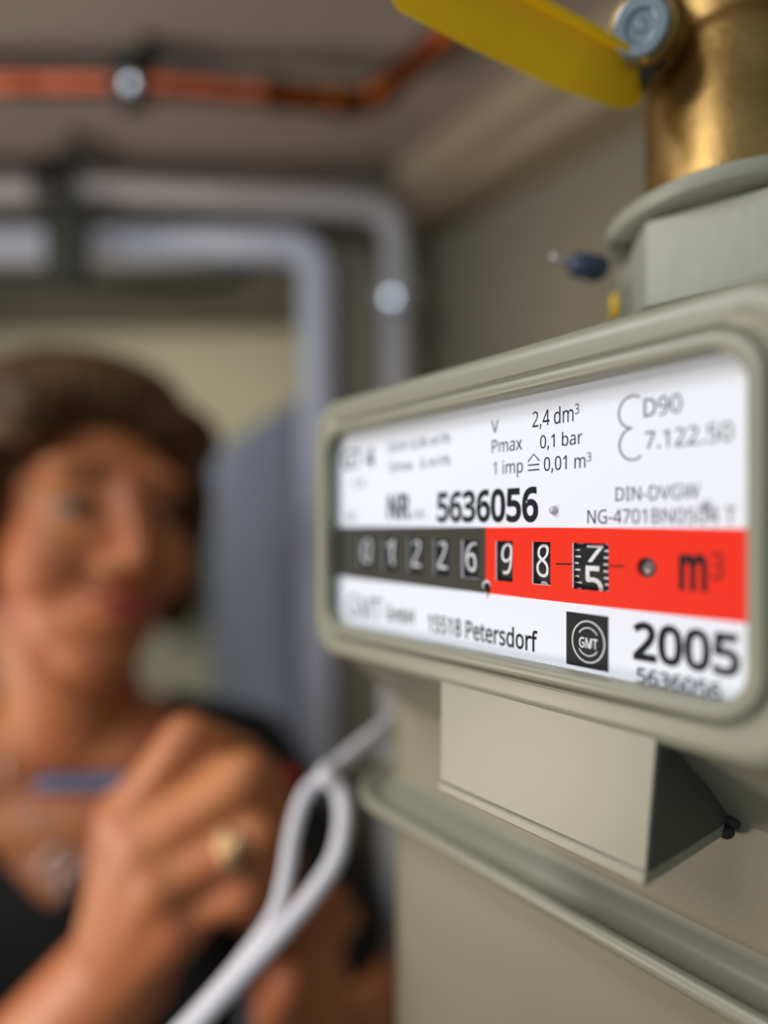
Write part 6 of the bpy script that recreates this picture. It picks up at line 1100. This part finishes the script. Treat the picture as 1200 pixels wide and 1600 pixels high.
# hair
bm = bmesh.new()
he((0, .030, .040), (.087, .100, .091))
he((0, .045, -.010), (.078, .075, .075))
he((0, -.006, .084), (.074, .078, .042))
for s in (-1, 1):
    he((s * .076, -.005, .016), (.018, .052, .055))
    he((s * .078, .012, -.026), (.017, .044, .050))
    he((s * .056, -.046, .066), (.026, .034, .028))
he((.030, -.062, .074), (.038, .022, .020)); he((-.020, -.060, .082), (.046, .022, .016))
he((.0, .09, .02), (.06, .03, .055))
sg = 1 if (HM @ Vector((1, 0, 0))).dot(Vector((K, S, 0))) > 0 else -1
he((sg * .074, -.012, -.040), (.017, .036, .042))
hair = remeshed(bm, .0026, 5, 'hair')
for v in hair.vertices:
    q = HCi @ (v.co - HC) / HS
    n_ = noise.noise(Vector((q.x * 220, q.y * 120, q.z * 12)))
    v.co += (v.co - HC).normalized() * (n_ * .0030)
ho = objm('hair', hair, M_hair, W, smooth=True)

# black top with V neck, short sleeves
bm = bmesh.new(); torso(bm, .006)
limb(bm, [(SR, .056), (SR.lerp(EL_R, .55), .054)]); limb(bm, [(SLf, .053), (SLf.lerp(EL_L, .60), .054)])
topm = remeshed(bm, .005, 2, 'top')
bm = bmesh.new(); bm.from_mesh(topm)
kill = []
for f in bm.faces:
    q = BM.transposed() @ (f.calc_center_median() - mid)
    zz = q.z
    front = q.y < 0.02
    lim = .066 * min(1, max(0.0, (zz + .065) / .06))
    if (front and abs(q.x) < lim) or (abs(q.x) < .080 and zz > .0): kill.append(f)
bmesh.ops.delete(bm, geom=kill, context='FACES')
for _ in range(14):
    new = {}
    for v in bm.verts:
        nb = [e.other_vert(v) for e in v.link_edges if e.is_boundary]
        if len(nb) == 2: new[v] = v.co * .4 + (nb[0].co + nb[1].co) * .3
    for v, c_ in new.items(): v.co = c_
bm.to_mesh(topm); bm.free()
to = objm('knit_top', topm, M_top, W, smooth=True)
# trousers and shoes
bm = bmesh.new()
hip = mid + Vector((0, 0, -.46))
ellipsoid(bm, hip, (.165, .118, .11), BM)
for s in (-1, 1):
    limb(bm, [(hip + sd * s * .085 + Vector((0, 0, -.04)), .085), (hip + sd * s * .095 + Vector((0, 0, -.38)), .060), (hip + sd * s * .10 + Vector((0, 0, -.655)), .046)])
objm('trousers', remeshed(bm, .008, 3, 'trousers'), M_trouser, W, smooth=True)
for s in (-1, 1):
    bm = bmesh.new(); a = hip + sd * s * .10; zf_ = .035
    a.z = zf_
    limb(bm, [(a, .034), (a + bf * .09, .031), (a + bf * .155 + Vector((0, 0, -.008)), .026)])
    box(bm, -.035, .035, -.19, .035, -.035, -.02)
    bm.verts.ensure_lookup_table()
    for v in bm.verts[-8:]: v.co = a + BM @ v.co
    me = remeshed(bm, .006, 2, 'shoe')
    for v in me.vertices: v.co.z = max(v.co.z, 0.001)
    objm('shoe', me, M_shoe, W, smooth=True)

# necklace
t = thing('necklace', P(100, 1345, .405), 'silver ring pendants on a fine chain at her neckline', 'necklace')
def chest(px, py, zc=.43):
    """point on the skin of the chest seen through the pixel"""
    o_ = Vector((0, 0, CAMZ)); d_ = (P(px, py, 1.0) - o_).normalized()
    ok, loc, nr, idx = bo.ray_cast(o_ - bo_off, d_)
    return (loc + bo_off - d_ * .003) if ok else P(px, py, zc)


bo_off = W.location
for px, py, r in ((92, 1352, .0105), (118, 1378, .0105)):
    c = chest(px, py)
    n_ = (Vector((0, 0, CAMZ)) - c).normalized(); d_, a_, b_ = frame_of(n_)
    bm = bmesh.new(); tube(bm, [c + (a_ * math.cos(x * math.pi / 12) + b_ * math.sin(x * math.pi / 12)) * r for x in range(25)], .0022, 10)
    obj('pendant', bm, M_silver, t, smooth=True)
bm = bmesh.new(); tube(bm, [chest(*q) for q in ((92, 1340), (70, 1310), (45, 1270), (20, 1225), (0, 1190))], .0008, 8)
obj('chain', bm, M_silver, t, smooth=True)
# ring on her finger
c = mcp[2].lerp(pip[2], .80); d_, a_, b_ = frame_of(pip[2] - mcp[2])
bm = bmesh.new(); lathe(bm, c - d_ * .003, d_, [(0, .0098), (0, .0112), (.006, .0112), (.006, .0098)], 32, False)
ellipsoid(bm, c + (Vector((0, 0, CAMZ)) - c).normalized() * .0106, (.0046, .0046, .0046))
tag(obj('finger_ring', bm, M_gold, smooth=True), 'pale gold ring on her finger', 'ring')
# pen
a, b = P(62, 1224, .325), P(466, 1217, .287)
t = thing('pen', a, 'blue metal pen with red tip held in her hand', 'pen')
d_ = (b - a).normalized(); Lp = (b - a).length
bm = bmesh.new(); lathe(bm, a, d_, [(0, .0035), (.001, .0050), (Lp * .78, .0050), (Lp * .80, .0046)], 24)
obj('barrel', bm, M_pen, t, smooth=True, auto=40)
bm = bmesh.new(); lathe(bm, a, d_, [(Lp * .80, .0056), (Lp * .93, .0056), (Lp * .985, .0040), (Lp, .0022)], 24)
tag(obj('pen_cap', bm, M_redcap, t, smooth=True, auto=40), 'red tip')
bm = bmesh.new()
for k in range(10): lathe(bm, a + d_ * (.006 + .004 * k), d_, [(0, .005), (.0006, .0056), (.0016, .0056), (.0022, .005)], 20)
obj('knurled_grip', bm, M_pen, t, smooth=True)

# ------------------------------------------------------------ cables
c1 = spline([Vector((-.1405, .178, CAMZ - .058)), Vector((-.158, .170, CAMZ - .060)), P(640, 1105, .24), P(600, 1135, .225), P(560, 1165, .215), P(515, 1205, .205), P(478, 1240, .20), P(458, 1300, .195), P(446, 1370, .19), P(428, 1430, .185), P(375, 1505, .18), P(310, 1580, .175), P(235, 1660, .17), P(120, 1800, .17), P(0, 2100, .18), P(-60, 2700, .19), cw(-.14, .20, -.75), cw(-.16, .22, -1.43)], 8)
bm = bmesh.new(); tube(bm, c1, .0023, 14)
tag(obj('white_cable', bm, M_cable, smooth=True), 'white pulse cable curving nearest her knuckles', 'cable', 'white cables beside the meter')
c2 = spline([Vector((-.1405, .186, CAMZ - .063)), Vector((-.158, .178, CAMZ - .066)), P(640, 1120, .245), P(600, 1150, .23), P(560, 1180, .22), P(520, 1200, .205), P(508, 1212, .20), P(530, 1235, .20), P(537, 1280, .195), P(525, 1340, .19), P(490, 1395, .185), P(440, 1455, .18), P(395, 1505, .176), P(325, 1580, .17), P(250, 1660, .166), P(140, 1800, .165), P(20, 2100, .175), P(-30, 2700, .185), cw(-.13, .19, -.75), cw(-.15, .21, -1.43)], 8)
bm = bmesh.new(); tube(bm, c2, .0028, 14)
tag(obj('white_cable', bm, M_cable, smooth=True), 'thicker white cable bowed out towards the meter', 'cable', 'white cables beside the meter')
